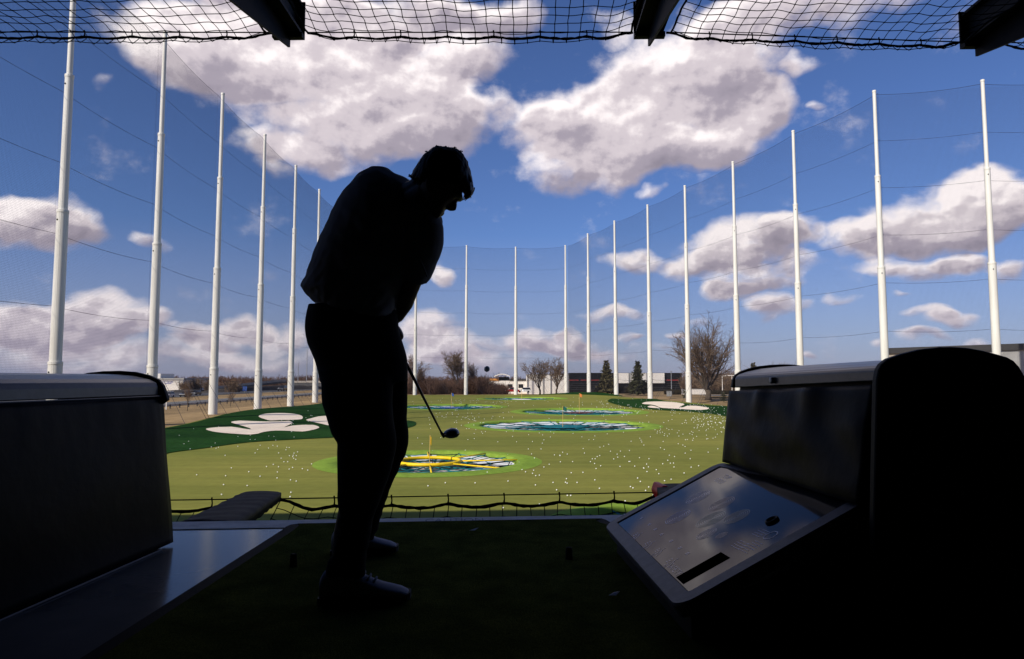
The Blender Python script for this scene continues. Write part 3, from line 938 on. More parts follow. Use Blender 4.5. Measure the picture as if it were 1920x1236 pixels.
def conifer(name, label, base, h, w, seed, m_):
    rnd = random.Random(seed)
    base = Vector(base)
    t = thing(name, label, 'tree', base)
    MB().tube([base - Vector((0, 0, .3)), base + Vector((0, 0, h * .97))], [w * .075, .03], 7).build('trunk', M['bark'], t)
    mb = MB()
    layers = int(h * 2.6)
    for i in range(layers):
        f = i / layers
        z = h * (.05 + .94 * f)
        rad = w * .5 * (1 - f) ** .85 * rnd.uniform(.62, 1.15) + .12
        nb = max(4, int(11 * (1 - f) + 4))
        for k in range(nb):
            if rnd.random() < .14: continue
            a = 2 * pi * (k + rnd.random()) / nb
            r = rad * rnd.uniform(.55, 1.12)
            droop = -.28 + .55 * f
            tip = Vector((cos(a) * r, sin(a) * r, r * droop + .12 * r))
            o = base + Vector((0, 0, z))
            nseg = max(3, int(r / .28))
            side = Vector((-sin(a), cos(a), 0))
            for s in range(nseg):
                g = (s + .6) / nseg
                c = o + tip * g
                for q in range(4):
                    dd = (side * rnd.uniform(-1, 1) + tip.normalized() * rnd.uniform(.1, .9) + Vector((0, 0, rnd.uniform(-.6, .35)))).normalized()
                    ln = rnd.uniform(.35, .75) * (.5 + .5 * w / 5)
                    sd2 = dd.orthogonal().normalized(); sd2.rotate(Matrix.Rotation(rnd.uniform(0, 6.28), 3, dd))
                    wd = ln * .26
                    mb.quad(c - sd2 * wd * .6, c + dd * ln * .5 - sd2 * wd, c + dd * ln, c + dd * ln * .5 + sd2 * wd)
    mb.build('crown', m_, t, False, False)
    return t
conifer('conifer_tree', 'olive broad conifer beside the black glazed building', gbase(1136, 199), 9.6, 6.2, 3, M['needles_olive'])
conifer('conifer_tree', 'dark pointed conifer right of the olive one', gbase(1194, 192), 9.2, 5.8, 4, M['needles'])
conifer('conifer_tree', 'small pine top showing above the console lid', gbase(1410, 150), 8.4, 3.4, 5, M['needles_olive'])
conifer('small_conifer', 'little cone-shaped conifer right of the utility box', gbase(1283, 166), 2.3, 1.5, 6, M['needles'])
conifer('small_conifer', 'little cone-shaped conifer right of the big bare tree', gbase(1353, 150), 1.9, 1.4, 7, M['needles'])

def brush_mass(name, label, spots, mt, seed, tw=.035, stems=26):
    rnd = random.Random(seed)
    mb = MB()
    for (x, y, z, h, w) in spots:
        for i in range(stems):
            a = rnd.uniform(0, 2 * pi)
            lean = rnd.uniform(0, .8)
            p = Vector((x + rnd.uniform(-w, w) * .5, y + rnd.uniform(-w, w) * .5, z - .1))
            d = Vector((cos(a) * lean, sin(a) * lean, 1.3)).normalized()
            hh = h * rnd.uniform(.5, 1.08)
            q = [p, p + d * hh * .5, p + d * hh * .8 + Vector((rnd.uniform(-.3, .3), 0, hh * .1))]
            mb.tube(q, [tw * 1.3, tw, tw * .5], 3, False)
            for k in range(7):
                f = rnd.uniform(.25, 1)
                o = p + d * hh * .8 * f
                e = Vector((rnd.gauss(0, 1), rnd.gauss(0, 1), rnd.uniform(.2, 1.4))).normalized() * hh * rnd.uniform(.15, .35)
                mb.tube([o, o + e * .6 + Vector((0, 0, .05)), o + e], [tw * .8, tw * .6, tw * .4], 3, False)
    return tag(mb.build(name, mt, None, False, False), label, 'brush', None, 'stuff')
rnd = random.Random(77)
sp_ = []
for i in range(150):
    px = rnd.uniform(700, 948)
    D = rnd.uniform(218, 246)
    b = gbase(px, D)
    h = 5.5 + 1.3 * sin(px * .05) + rnd.uniform(-.8, .8)
    if px > 915: h *= .72
    sp_.append((b.x, b.y, b.z, h, 3.4))
brush_mass('brush', 'dense brown leafless brush behind the back poles', sp_, M['twig_red'], 3, .045, 26)
sp_ = []
for i in range(70):
    px = rnd.uniform(1280, 1420)
    b = gbase(px, rnd.uniform(235, 300))
    sp_.append((b.x, b.y, b.z, rnd.uniform(6, 9.5), 5))
brush_mass('woodland', 'brown leafless woodland behind the car park lamps on the right', sp_, M['twig'], 5, .07, 22)
sp_ = []
for i in range(360):
    px = rnd.uniform(150, 1010)
    D = rnd.uniform(430, 640)
    b = gbase(px, D)
    sp_.append((b.x, b.y, -4.7, rnd.uniform(6, 10) * (1 if px > 200 else .9), 11))
brush_mass('woodland', 'distant brown leafless wood along the horizon on the left', sp_, M['twig_red'], 6, .16, 20)
sp_ = []
for px, D, h in ((440, 300, 6.5), (395, 330, 7), (372, 340, 7.5), (355, 330, 6), (283, 420, 9), (310, 430, 9), (1455, 190, 9.2), (1470, 195, 9), (1440, 195, 8.6), (545, 420, 7)):
    for k in range(3):
        b = gbase(px + rnd.uniform(-4, 4), D)
        sp_.append((b.x, b.y, b.z, h, 4))
brush_mass('woodland', 'scattered leafless treetops showing over roofs and road', sp_, M['twig'], 9, .07, 26)
sp_ = []
for i in range(40):
    px = rnd.uniform(1330, 1400)
    b = gbase(px, rnd.uniform(196, 200)); sp_.append((b.x, b.y, b.z, 1.2, 1.6))
for i in range(16):
    px = rnd.uniform(1247, 1276)
    b = gbase(px, rnd.uniform(188, 192)); sp_.append((b.x, b.y, b.z, 1.6, 1.4))
for i in range(24):
    px = rnd.uniform(1150, 1215)
    b = gbase(px, rnd.uniform(203, 208)); sp_.append((b.x, b.y, b.z, 2.4, 1.6))
brush_mass('hedge', 'low brown hedge along the car park on the right', sp_, M['shrub'], 10, .05, 24)

# ------------------------------------------------------------------ left: roads, rail, vehicles, warehouse, bridge
def strip(name, x0, x1, y0, y1, dz, m_, n=60, zc=-4.75):
    mb = MB()
    for i in range(n):
        a, b = y0 + (y1 - y0) * i / n, y0 + (y1 - y0) * (i + 1) / n
        mb.quad((x0, a, zc + dz), (x1, a, zc + dz), (x1, b, zc + dz), (x0, b, zc + dz))
    return struct(mb.build(name, m_, None, False, False))
strip('road', -84, -71, 20, 900, .06, M['asphalt'])
strip('road_line', -83.4, -83.15, 20, 900, .075, M['paint_line'])
strip('road_line', -71.9, -71.65, 20, 900, .075, M['paint_line'])
strip('highway', -152, -106, 20, 1400, .06, M['asphalt_dark'])
strip('road_line', -107.2, -106.8, 20, 900, .075, M['paint_line'])
gr = thing('guardrail', 'long galvanised roadside guardrail on short posts beyond the left poles', 'guardrail', (-66.5, 60, -4.75))
rs = []
for k, y in enumerate([60 + 6 * i for i in range(60)]):
    rs.append([Vector((-66.5 + a, y, -4.75 + z)) for a, z in ((0, .78), (.07, .72), (.01, .62), (.07, .5), (0, .44), (-.03, .6))])
MB().rings(rs).build('rail', M['galv'], gr)
for i in range(70):
    y = 84 + 3.8 * i
    if i % 1 == 0:
        MB().box((-66.42, y, -4.75 + .36), (.16, .2, .8)).build('post', M['bdark'], gr, recalc=False)
b = gbase(318, 128)
mk = MB().box((b.x, b.y, b.z + .6), (.16, .16, 1.5)).box((b.x, b.y, b.z + 1.37), (.2, .2, .06)).build('marker_post', M['bwhite'])
tag(mk, 'slim white marker post standing before the guardrail', 'marker post')
b = P(459, 729, 300)
sg = thing('road_sign', 'small blue road sign beyond the highway', 'road sign', (b.x, b.y, -4.7))
MB().box((b.x, b.y, b.z), (1.8, .08, 2.0)).build('sign_plate', M['blue'], sg)
MB().box((b.x, b.y + .1, (b.z - 4.7) / 2), (.15, .1, b.z + 4.7)).build('post', M['galv'], sg)

def car(label, cat, loc, rz, paint, kind='suv', scale=1.0):
    loc = Vector(loc)
    t = thing('parked_car' if kind == 'x' else ('truck' if kind == 'truck' else 'car'), label, cat, loc)
    R = Matrix.Rotation(rz, 3, 'Z')
    def X(p): return R @ (Vector(p) * scale) + loc
    Lh, Wd = (2.3, .92)
    Ht = 1.7 if kind != 'truck' else 1.8
    prof = [(-Lh, .35), (-Lh, .95), (-Lh + .1, 1.05), (Lh - 1.3, 1.08), (Lh - .1, .9), (Lh, .7), (Lh, .35)]
    mb = MB().rings([[X((y, s * Wd * k, z)) for y, z in prof] for s, k in ((-1, 1), (1, 1))])
    mb.build('body', paint, t, False, True)
    cab = [(-Lh + .1, 1.05), (-Lh + .35, Ht), (.25, Ht), (Lh - 1.35, 1.07)] if kind != 'truck' else [(-.5, 1.05), (-.45, Ht), (.5, Ht), (1.15, 1.07)]
    MB().rings([[X((y, s * Wd * .9 * (1 if z < 1.2 else .86), z)) for y, z in cab] for s in (-1, 1)]).build('cabin_glass', M['window'], t)
    rf = [(y, z + .01) for y, z in cab[1:3]]
    MB().hexa([X((rf[0][0], -.72, Ht)), X((rf[1][0], -.72, Ht)), X((rf[1][0], .72, Ht)), X((rf[0][0], .72, Ht)), X((rf[0][0] + .05, -.7, Ht + .06)), X((rf[1][0] - .05, -.7, Ht + .06)), X((rf[1][0] - .05, .7, Ht + .06)), X((rf[0][0] + .05, .7, Ht + .06))]).build('roof', paint, t)
    for wx in (-1.4, 1.45):
        for s in (-1, 1):
            c0, c1 = X((wx, s * .93, .34)), X((wx, s * .72, .34))
            MB().tube([c0, c1], .34 * scale, 14).build('wheel', M['tyre'], t)
    for s in (-1, 1):
        MB().ball(X((Lh - .02, s * .66, .74)), (.12, .12, .1), 8, 6).build('headlight', M['lens'], t)
    return t
dirn = -pi / 2
car('white car with dark windows driving toward us on the highway', 'car', (-101 + -6.5, 214.5, -4.68), dirn, M['car_white'])
car('dark car beside the white car on the highway', 'car', (-107.5 + 2.2, 221, -4.68), dirn, M['car_dark'])
car('dark vehicle on the highway left of the third pole', 'car', (-112, 243, -4.68), dirn, M['car_dark'])
car('dark truck on the highway near the overpass, beside the fifth pole', 'truck', (-111.5, 333, -4.68), dirn, M['car_dark'], 'suv', 1.5)
q = gbase(954, 226)
car('red and white pickup parked behind the back pole', 'truck', (q.x + 1.2, 226, q.z + .5), pi, M['car_red'], 'truck', 1.0)
q = gbase(977, 229)
car('white car parked behind the back pole, right of the red pickup', 'car', (q.x + 1, 229, q.z + .55), pi, M['car_white'], 'x')

def text_mesh(name, body, size, m_, mtx, parent=None, extrude=0.0, align='CENTER'):
    c = bpy.data.curves.new('txt', 'FONT')
    c.body = body; c.size = size; c.align_x = align; c.align_y = 'CENTER'; c.extrude = extrude
    o = bpy.data.objects.new('txt', c); COL.objects.link(o)
    dg = bpy.context.evaluated_depsgraph_get(); dg.update()
    me = bpy.data.meshes.new_from_object(o.evaluated_get(dg))
    bpy.data.objects.remove(o)
    me.transform(mtx)
    me.materials.clear()
    return link(name, me, m_, parent)
def axes(o, x, y):
    x = Vector(x).normalized(); z = x.cross(Vector(y)).normalized(); y = z.cross(x)
    m = Matrix((x, y, z)).transposed().to_4x4()
    m.translation = Vector(o)
    return m

def box8(x0, x1, y0, y1, z0, z1):
    return [(x0, y0, z0), (x1, y0, z0), (x1, y1, z0), (x0, y1, z0), (x0, y0, z1), (x1, y0, z1), (x1, y1, z1), (x0, y1, z1)]
# warehouse
D = 330
def px_x(px, D): return (px - 960) / F * D * 1.003
def py_z(py, D): return P(960, py, D).z
x0, x1 = px_x(256, D), px_x(347, D)
zt, zb = py_z(712, D), -5.0
wh = thing('warehouse', 'white flat-roofed warehouse with blue lettering across the highway', 'warehouse', ((x0 + x1) / 2, D, -4.7))
MB().hexa(box8(x0, x1, D, D + 26, zb, zt)).build('wall', M['bwhite'], wh)
MB().hexa(box8(x0 - .5, x1 + .5, D - .5, D + 27, zt + .002, zt + .75)).build('roof', M['bgrey'], wh)
MB().hexa(box8(px_x(339.5, D), px_x(341, D), D - .25, D - .003, zb, zt)).build('downpipe', M['bgrey'], wh)
MB().hexa(box8(x0, px_x(300, D) - 3, D + 8, D + 22, zt + .76, zt + 3.0)).build('rooftop_unit', M['bwhite'], wh)
text_mesh('sign_text', 'BEST ONES', 1.25, M['sign_blue'], axes((px_x(316.5, D), D - .06, py_z(716.6, D)), (1, 0, 0), (0, 0, 1)), wh, .02)
for k in range(9):
    xx = px_x(308.5 + k * 1.9, D)
    if k in (1,): continue
    MB().hexa(box8(xx, xx + .36, D - .05, D - .01, py_z(720, D), py_z(718.6, D))).build('sign_text', M['sign_blue'], wh)
# ramp bridge and overpass
def bridge(name, label, p0, p1, top0, top1, depth, thick, piers):
    t = thing(name, label, 'bridge', (p0[0], p0[1], -4.7))
    a, b = Vector((p0[0], p0[1], 0)), Vector((p1[0], p1[1], 0))
    o = Vector((0, depth, 0))
    def slab(n_, m_, z0, z1, s=0):
        za0, za1 = top0 + z0, top0 + z1; zb0, zb1 = top1 + z0, top1 + z1
        f = Vector((0, -s, 0)); bk = o + Vector((0, s, 0))
        MB().hexa([a + f + Vector((0, 0, za0)), b + f + Vector((0, 0, zb0)), b + bk + Vector((0, 0, zb0)), a + bk + Vector((0, 0, za0)), a + f + Vector((0, 0, za1)), b + f + Vector((0, 0, zb1)), b + bk + Vector((0, 0, zb1)), a + bk + Vector((0, 0, za1))]).build(n_, m_, t)
    slab('deck', M['bgirder'], -thick, -1.2)
    slab('parapet', M['barrier'], -1.198, 0, .25)
    for f in piers:
        q = a.lerp(b, f); zt_ = top0 + (top1 - top0) * f - thick
        MB().hexa(box8(q.x - 1.0, q.x + 1.0, q.y + 1, q.y + depth - 1, -5, zt_ - .002)).build('pier', M['barrier'], t)
    return t
D = 330
bridge('ramp_bridge', 'long pale concrete ramp climbing to the right behind the highway', (px_x(408, D), D), (px_x(530, 400), 400), py_z(724.5, D), py_z(711.5, 400), 9, 2.0, ())
D = 400
bridge('overpass', 'pale concrete overpass with a dark opening between the fifth and sixth poles', (px_x(554, D), D), (px_x(700, D), D + 5), py_z(714, D), py_z(713.5, D), 12, 3.2, (.02, .5, .9))
# embankment carrying the ramp
emb = MB()
pr = []
for i in range(13):
    f = i / 12
    D_ = 262 + 150 * f
    xx = px_x(350 + 260 * f, D_)
    top = -4.6 + 1.5 * smooth(0, .25, f) + .9 * smooth(.2, .7, f) - 1.8 * smooth(.72, 1.0, f)
    pr.append([Vector((xx, D_ - 14, -4.9)), Vector((xx, D_ - 4, top - .6)), Vector((xx, D_ + 2, top)), Vector((xx, D_ + 40, top - .3)), Vector((xx, D_ + 60, -4.9))])
emb.rings(pr, False, False)
struct(emb.build('embankment', M['earth'], None, True))
emb = MB(); pr = []
for i in range(13):
    f = i / 12
    D_ = 300
    xx = px_x(180 + 190 * f, D_)
    top = -4.2 + .6 * sin(f * 9)
    pr.append([Vector((xx, D_ - 10, -4.9)), Vector((xx, D_ - 2, top)), Vector((xx, D_ + 8, top)), Vector((xx, D_ + 18, -4.9))])
emb.rings(pr, False, False)
struct(emb.build('embankment', M['earth'], None, True))
def mast(label, px, top_py, D, r=.16, arms=0, m_='galv'):
    x = px_x(px, D); z1 = py_z(top_py, D)
    z0 = G(x, D)
    t = thing('lamp_post', label, 'lamp post', (x, D, z0))
    MB().tube([(x, D, z0 - .2), (x, D, z1)], [r, r * .6], 6).build('post', M[m_], t)
    mb = MB()
    for s in ((-1, 1) if arms == 2 else (1,) if arms == 1 else ()):
        mb.hexa(box8(x + min(0, s * 1.3), x + max(0, s * 1.3), D - .2, D + .2, z1 - .05, z1 + .18))
    if arms == 0: mb.hexa(box8(x - .3, x + .3, D - .3, D + .3, z1, z1 + .2))
    mb.build('lamp_head', M[m_], t)
mast('very tall thin mast left of the golfer, behind the sixth pole', 577, 655, 420, .3)
mast('thin lattice-like mast left of the tallest one, beside the fifth pole', 561, 682, 430, .35)
mast('grey lamp post in front of the dark building, right of the second conifer', 1257, 697, 200, .16, 0)
mast('white car park lamp right of the big bare tree, single head', 1352, 705, 230, .13, 1, 'bwhite')
mast('white car park lamp with two heads, left of the console', 1370, 704.5, 225, .13, 2, 'bwhite')
mast('white car park lamp touching the console outline', 1377, 704, 228, .13, 1, 'bwhite')
mast('grey lamp post left of the big bare tree', 1283, 707, 240, .12, 0)

# ------------------------------------------------------------------ buildings behind the field
D = 262
lb = thing('low_building', 'low white building with curved roof canopy and orange parapet', 'building', (px_x(955, D), D, -4.4))
z0 = -4.8
MB().hexa(box8(px_x(912, D), px_x(1002, D), D, D + 20, z0, py_z(714, D))).build('wall', M['bwhite'], lb)
MB().hexa(box8(px_x(892, D), px_x(911.5, D), D + 5, D + 20, z0, py_z(712, D))).build('wall', M['btan'], lb)
MB().hexa(box8(px_x(918, D), px_x(935, D), D - .3, D + 3, py_z(713.95, D), py_z(710, D))).build('parapet', M['borange'], lb)
MB().hexa(box8(px_x(955, D), px_x(986, D), D - .3, D + 3, py_z(713.95, D), py_z(710.8, D))).build('parapet', M['bdark'], lb)
MB().hexa(box8(px_x(935.5, D), px_x(954.5, D), D + .5, D + 8, py_z(713.95, D), py_z(707, D))).build('clerestory', M['window'], lb)
pts = [(px_x(927 + 29 * i / 10, D), py_z(706.8 - 4.2 * sin(pi * i / 10), D)) for i in range(11)]
MB().rings([[Vector((x, D - 1.5 + dy, z + dz)) for x, z in pts for _ in (0,)] for dy, dz in ((0, 0), (11, 0), (11, .35), (0, .35), (0, 0))], False, False).build('roof', M['bwhite'], lb)
MB().tube([(px_x(935.5, D), D + 2, py_z(704, D)), (px_x(935.5, D), D + 2, py_z(698.5, D))], .12, 5).build('antenna', M['bdark'], lb)
for a, b in ((952, 961), (972, 981), (917, 922), (929.5, 933)):
    f = MB().hexa(box8(px_x(a, D), px_x(b, D), D - .06, D - .004, py_z(727.5 if a > 940 else 727, D), py_z(720.5 if a > 940 else 721, D))).build('window', M['window'], lb)
    for s in range(1, 2):
        xm = px_x((a + b) / 2, D)
        MB().hexa(box8(xm - .05, xm + .05, D - .1, D - .062, py_z(727.5, D), py_z(720.5, D))).build('mullion', M['bdark'], f)
D = 252
wb = thing('white_hall', 'tall windowless white hall behind the two bare trees', 'building', (px_x(1025, D), D, -4.4))
MB().hexa(box8(px_x(989, D), px_x(1066, D), D, D + 25, -4.8, py_z(702.5, D))).build('wall', M['bwhite'], wb)
for px in (988.5, 1018, 1032):
    MB().hexa(box8(px_x(px - .9, D), px_x(px + .9, D), D - .4, D - .003, -4.8, py_z(702.6, D))).build('pilaster', M['bgrey'], wb)
MB().hexa(box8(px_x(988, D), px_x(1067, D), D - .2, D + 25.2, py_z(702.4, D), py_z(701.8, D))).build('coping', M['bgrey'], wb)
D = 250
ob_ = thing('office_building', 'long black glazed office block with red stripe and white upper panels', 'building', (px_x(1170, D), D, -4.0))
MB().hexa(box8(px_x(1066.5, D), px_x(1277, D), D, D + 25, -4.8, py_z(700, D))).build('wall', M['glassblack'], ob_)
for a, b in ((1150, 1176.5), (1183, 1243)):
    MB().hexa(box8(px_x(a, D), px_x(b, D), D - 1.2, D - .004, py_z(718.5, D), py_z(699.8, D))).build('white_panel', M['bwhite'], ob_)
MB().hexa(box8(px_x(1176.7, D), px_x(1182.8, D), D - .7, D - .004, py_z(718.5, D), py_z(699.9, D))).build('grey_panel', M['bgrey'], ob_)
for a, b in ((1066.6, 1084), (1088, 1149), (1244, 1270)):
    MB().hexa(box8(px_x(a, D), px_x(b, D), D - .12, D - .004, py_z(713.6, D), py_z(712.2, D))).build('red_stripe', M['bred'], ob_)
for k in range(5):
    zz = py_z(719 + 4 * k, D)
    MB().hexa(box8(px_x(1067, D), px_x(1276.5, D), D - .08, D - .004, zz - .05, zz + .05)).build('mullion', M['bdark'], ob_)
MB().hexa(box8(px_x(1066, D), px_x(1277.5, D), D - .25, D + 25.2, py_z(699.95, D), py_z(699.2, D))).build('coping', M['bdark'], ob_)
D = 205
lw = thing('low_wall', 'low white screen wall left of the big bare tree', 'wall', (px_x(1303, D), D, G(px_x(1303, D), D)))
MB().hexa(box8(px_x(1276, D), px_x(1326, D), D, D + .5, G(px_x(1300, D), D) - .3, py_z(730, D))).build('wall_face', M['bwhite'], lw)
MB().hexa(box8(px_x(1275.6, D), px_x(1326.4, D), D - .06, D + .56, py_z(729.95, D), py_z(729.3, D))).build('coping', M['bgrey'], lw)
b = gbase(1252.5, 172)
ub = thing('utility_box', 'grey utility cabinet on the verge left of the little conifer', 'utility box', b)
MB().box(b + Vector((0, 0, .62)), (1.15, .9, 1.25)).build('cabinet', M['box_grey'], ub, bevel=.03)
MB().box(b + Vector((0, 0, 1.29)), (1.25, 1.0, .08)).build('lid', M['box_grey'], ub)
MB().box(b + Vector((0, -.46, .62)), (.03, .02, 1.1)).build('door_seam', M['bdark'], ub)
def road_right():
    mb = MB()
    for i in range(30):
        x0, x1 = 50 + 4 * i, 54 + 4 * i
        mb.quad((x0, 176, G(x0, 176) + .03), (x1, 176, G(x1, 176) + .03), (x1, 186, G(x1, 186) + .03), (x0, 186, G(x0, 186) + .03))
    struct(mb.build('road', M['asphalt'], None, False, False))
road_right()
# grey hall at the far right
A = Vector((px_x(1660, 134), 134, 0)); Bq = Vector((px_x(1990, 112), 112, 0))
dr = (Bq - A).normalized(); bk = Vector((-dr.y, dr.x, 0)) * 22
gh = thing('grey_hall', 'grey panelled hall with dark roof fascia behind the rightmost poles', 'building', (A.x, A.y, -3.8))
ztop = py_z(653, 134) - 1.1
def slab(a, b, bkv, z0, z1, n_, m_):
    MB().hexa([a + Vector((0, 0, z0)), b + Vector((0, 0, z0)), b + bkv + Vector((0, 0, z0)), a + bkv + Vector((0, 0, z0)), a + Vector((0, 0, z1)), b + Vector((0, 0, z1)), b + bkv + Vector((0, 0, z1)), a + bkv + Vector((0, 0, z1))]).build(n_, m_, gh)
slab(A, A + dr * 3.2, bk, -4.5, ztop, 'wall', M['btan'])
slab(A + dr * 3.202, Bq, bk, -4.5, ztop, 'wall', M['bgrey'])
nf = Vector((dr.y, -dr.x, 0))
slab(A - dr * .3 + nf * .35, Bq + nf * .35, bk * 1.02, ztop + .002, ztop + 1.1, 'fascia', M['bdark'])
Ltot = (Bq - A).length
for k in range(8):
    s = 3.2 + (Ltot - 3.4) * (k + 1) / 8
    slab(A + dr * s, A + dr * (s + .07), nf * .03, -4.5, ztop - .01, 'panel_joint', M['box_grey'])
for z in (ztop - 2.0, ztop - 4.0):
    slab(A + dr * 3.3, Bq, nf * .02, z, z + .06, 'panel_joint', M['box_grey'])
slab(A + dr * (Ltot * .60), A + dr * (Ltot * .72), nf * 1.2, ztop - 2.3, ztop - 2.05, 'canopy', M['bdark'])

# ------------------------------------------------------------------ the bay
E0, E1 = on_z(327, 980), on_z(1150, 967)
ed = (E1 - E0).normalized()                     # along the floor edge
ein = Vector((ed.y, -ed.x, 0))                  # towards the bay interior
def EP(s, inn=0.0, z=0.0):
    q = E0 + ed * s + ein * inn
    return Vector((q.x, q.y, z))
xl, xr = -3.4, 7.2
struct(MB().hexa([EP(xl, 8, -.3), EP(xr, 8, -.3), EP(xr, .20, -.3), EP(xl, .20, -.3), EP(xl, 8, 0), EP(xr, 8, 0), EP(xr, .20, 0), EP(xl, .20, 0)]).build('floor', M['concrete']))
ek = MB().hexa([EP(xl, .198, -.3), EP(xr, .198, -.3), EP(xr, 0, -.3), EP(xl, 0, -.3), EP(xl, .198, .004), EP(xr, .198, .004), EP(xr, 0, .004), EP(xl, 0, .004)]).build('kerb', M['edge'])
struct(ek)
c = (on_z(800, 974) + on_z(905, 974)) / 2
c = EP((c - E0).dot(ed), .09, .0065)
ln = (on_z(906, 974) - on_z(799, 974)).length
mt = axes(c, ed, -ein)
txt = text_mesh('stencil_text', 'CAUTION', .1, M['stencil'], Matrix.Identity(4))
w_ = max(v.co.x for v in txt.data.vertices) - min(v.co.x for v in txt.data.vertices)
h_ = max(v.co.y for v in txt.data.vertices) - min(v.co.y for v in txt.data.vertices)
txt.data.transform(mt @ Matrix.Diagonal((ln / w_, .095 / h_, 1, 1)))
txt.parent = ek
# enclosing walls and the storeys above
CZT = 3.75
MBw = MB().hexa([EP(xl, 8, CZT), EP(xr, 8, CZT), EP(xr, .0, CZT), EP(xl, .0, CZT), EP(xl, 8, CZT + .5), EP(xr, 8, CZT + .5), EP(xr, 0, CZT + .5), EP(xl, 0, CZT + .5)])
struct(MBw.build('ceiling', M['wall']))
for s in (xl - .25, xr + .003):  # unseen side walls, added to keep the bay dark
    struct(MB().hexa([EP(s, 8, -5), EP(s + .247, 8, -5), EP(s + .247, -.05, -5), EP(s, -.05, -5), EP(s, 8, CZT + .5), EP(s + .247, 8, CZT + .5), EP(s + .247, -.05, CZT + .5), EP(s, -.05, CZT + .5)]).build('added_wall_side', M['wall']))
struct(MB().hexa([EP(xl, 8.25, -5), EP(xr, 8.25, -5), EP(xr, 8.003, -5), EP(xl, 8.003, -5), EP(xl, 8.25, CZT + .5), EP(xr, 8.25, CZT + .5), EP(xr, 8.003, CZT + .5), EP(xl, 8.003, CZT + .5)]).build('wall_back', M['wall']))
# unseen storeys above and below; length and roof height set for their shadow
rb_ = thing('clubhouse', 'unseen dark upper storeys of the driving range building, sized for their shadow', 'building', EP(2, 4, CZT + .5))
MB().hexa([EP(-45, 14, CZT + .503), EP(60, 14, CZT + .503), EP(60, .05, CZT + .503), EP(-45, .05, CZT + .503), EP(-45, 14, 15.5), EP(60, 14, 15.5), EP(60, .05, 15.5), EP(-45, .05, 15.5)]).build('upper_storey', M['wall'], rb_)
MB().hexa([EP(-45, 14, -5.5), EP(60, 14, -5.5), EP(60, .4, -5.5), EP(-45, .4, -5.5), EP(-45, 14, -.304), EP(60, 14, -.304), EP(60, .4, -.304), EP(-45, .4, -.304)]).build('lower_storey', M['wall'], rb_)
MB().hexa([EP(-46, 15, 15.503), EP(61, 15, 15.503), EP(61, -3.5, 15.503), EP(-46, -3.5, 15.503), EP(-46, 15, 18.9), EP(61, 15, 18.9), EP(61, -3.5, 18.9), EP(-46, -3.5, 18.9)]).build('roof', M['wall'], rb_)  # unseen roof block, raised until its shadow reaches the near turf

# ------------------------------------------------------------------ hitting mat
def floor_poly(pxs, z): return [on_z(a, b, z) for a, b in pxs]
hm = thing('hitting_mat', 'large dark green turf hitting mat with black rubber border', 'mat', on_z(800, 1100))
lnear = on_z(200, 1217); lfar = on_z(527, 1003)
ldir = (lnear - lfar).normalized()
outer = [on_z(560, 989.2), on_z(545, 991.5), on_z(536, 995.5), lfar, lfar + ldir * 2.9, Vector((2.3, .25, 0)), Vector((.70, 3.55, 0)), on_z(1143, 986), on_z(1136, 982), on_z(1128, 979.3)]
outer = [Vector((p.x, p.y, 0)) for p in outer]
cen = Vector((-.25, 2.4, 0))
inner = []
n = len(outer)
for i in range(n):
    a, b_, c_ = outer[i - 1], outer[i], outer[(i + 1) % n]
    t_ = (c_ - a).normalized(); nn = Vector((-t_.y, t_.x, 0))
    if nn.dot(cen - b_) < 0: nn = -nn
    inner.append(b_ + nn * (.065 if i not in (0, 9) else .02))
zt = .022
MB().rings([[p.copy() for p in outer], [p + Vector((0, 0, zt)) for p in outer], [p + Vector((0, 0, zt)) for p in inner], [p.copy() for p in inner]], True, False).build('rubber_border', M['rubber'], hm)
# turf with gentle puckers
pl = [(p.x, p.y) for p in inner]
tf = sheet('turf', pl, 0, M['mat_turf'], .05, (), lambda x, y: .024 + .007 * max(0, noise.noise(Vector((x * 2.2, y * 9, 1)))) * smooth(2.6, 3.4, y))
tf.parent = hm; tf.matrix_parent_inverse = Matrix.Translation(-hm.location)
for px, py in ((550, 1062), (1067, 1049)):
    q = on_z(px, py, .024)
    MB().tube([q, q + Vector((0, 0, .05)), q + Vector((0, 0, .052))], [.016, .013, .008], 12).build('rubber_tee', M['rubber'], hm, True)
for px, py, l in ((1151, 1115, 'small torn white scrap lying on the mat near the console'), (888, 994, 'tiny white scrap on the mat near its far edge')):
    q = on_z(px, py, .036)
    s = .020 if py > 1000 else .022
    o = MB().add([q + Vector((-s, -s * .4, 0)), q + Vector((s * .3, -s * .7, .002)), q + Vector((s * 1.1, s * .2, .011)), q + Vector((s * .2, s * .9, .003)), q + Vector((s * .1, 0, .006))], [(0, 1, 4), (1, 2, 4), (2, 3, 4), (3, 0, 4)]).build('paper_scrap', M['paper'])
    sm = o.modifiers.new('t', 'SOLIDIFY'); sm.thickness = .001
    tag(o, l, 'scrap')

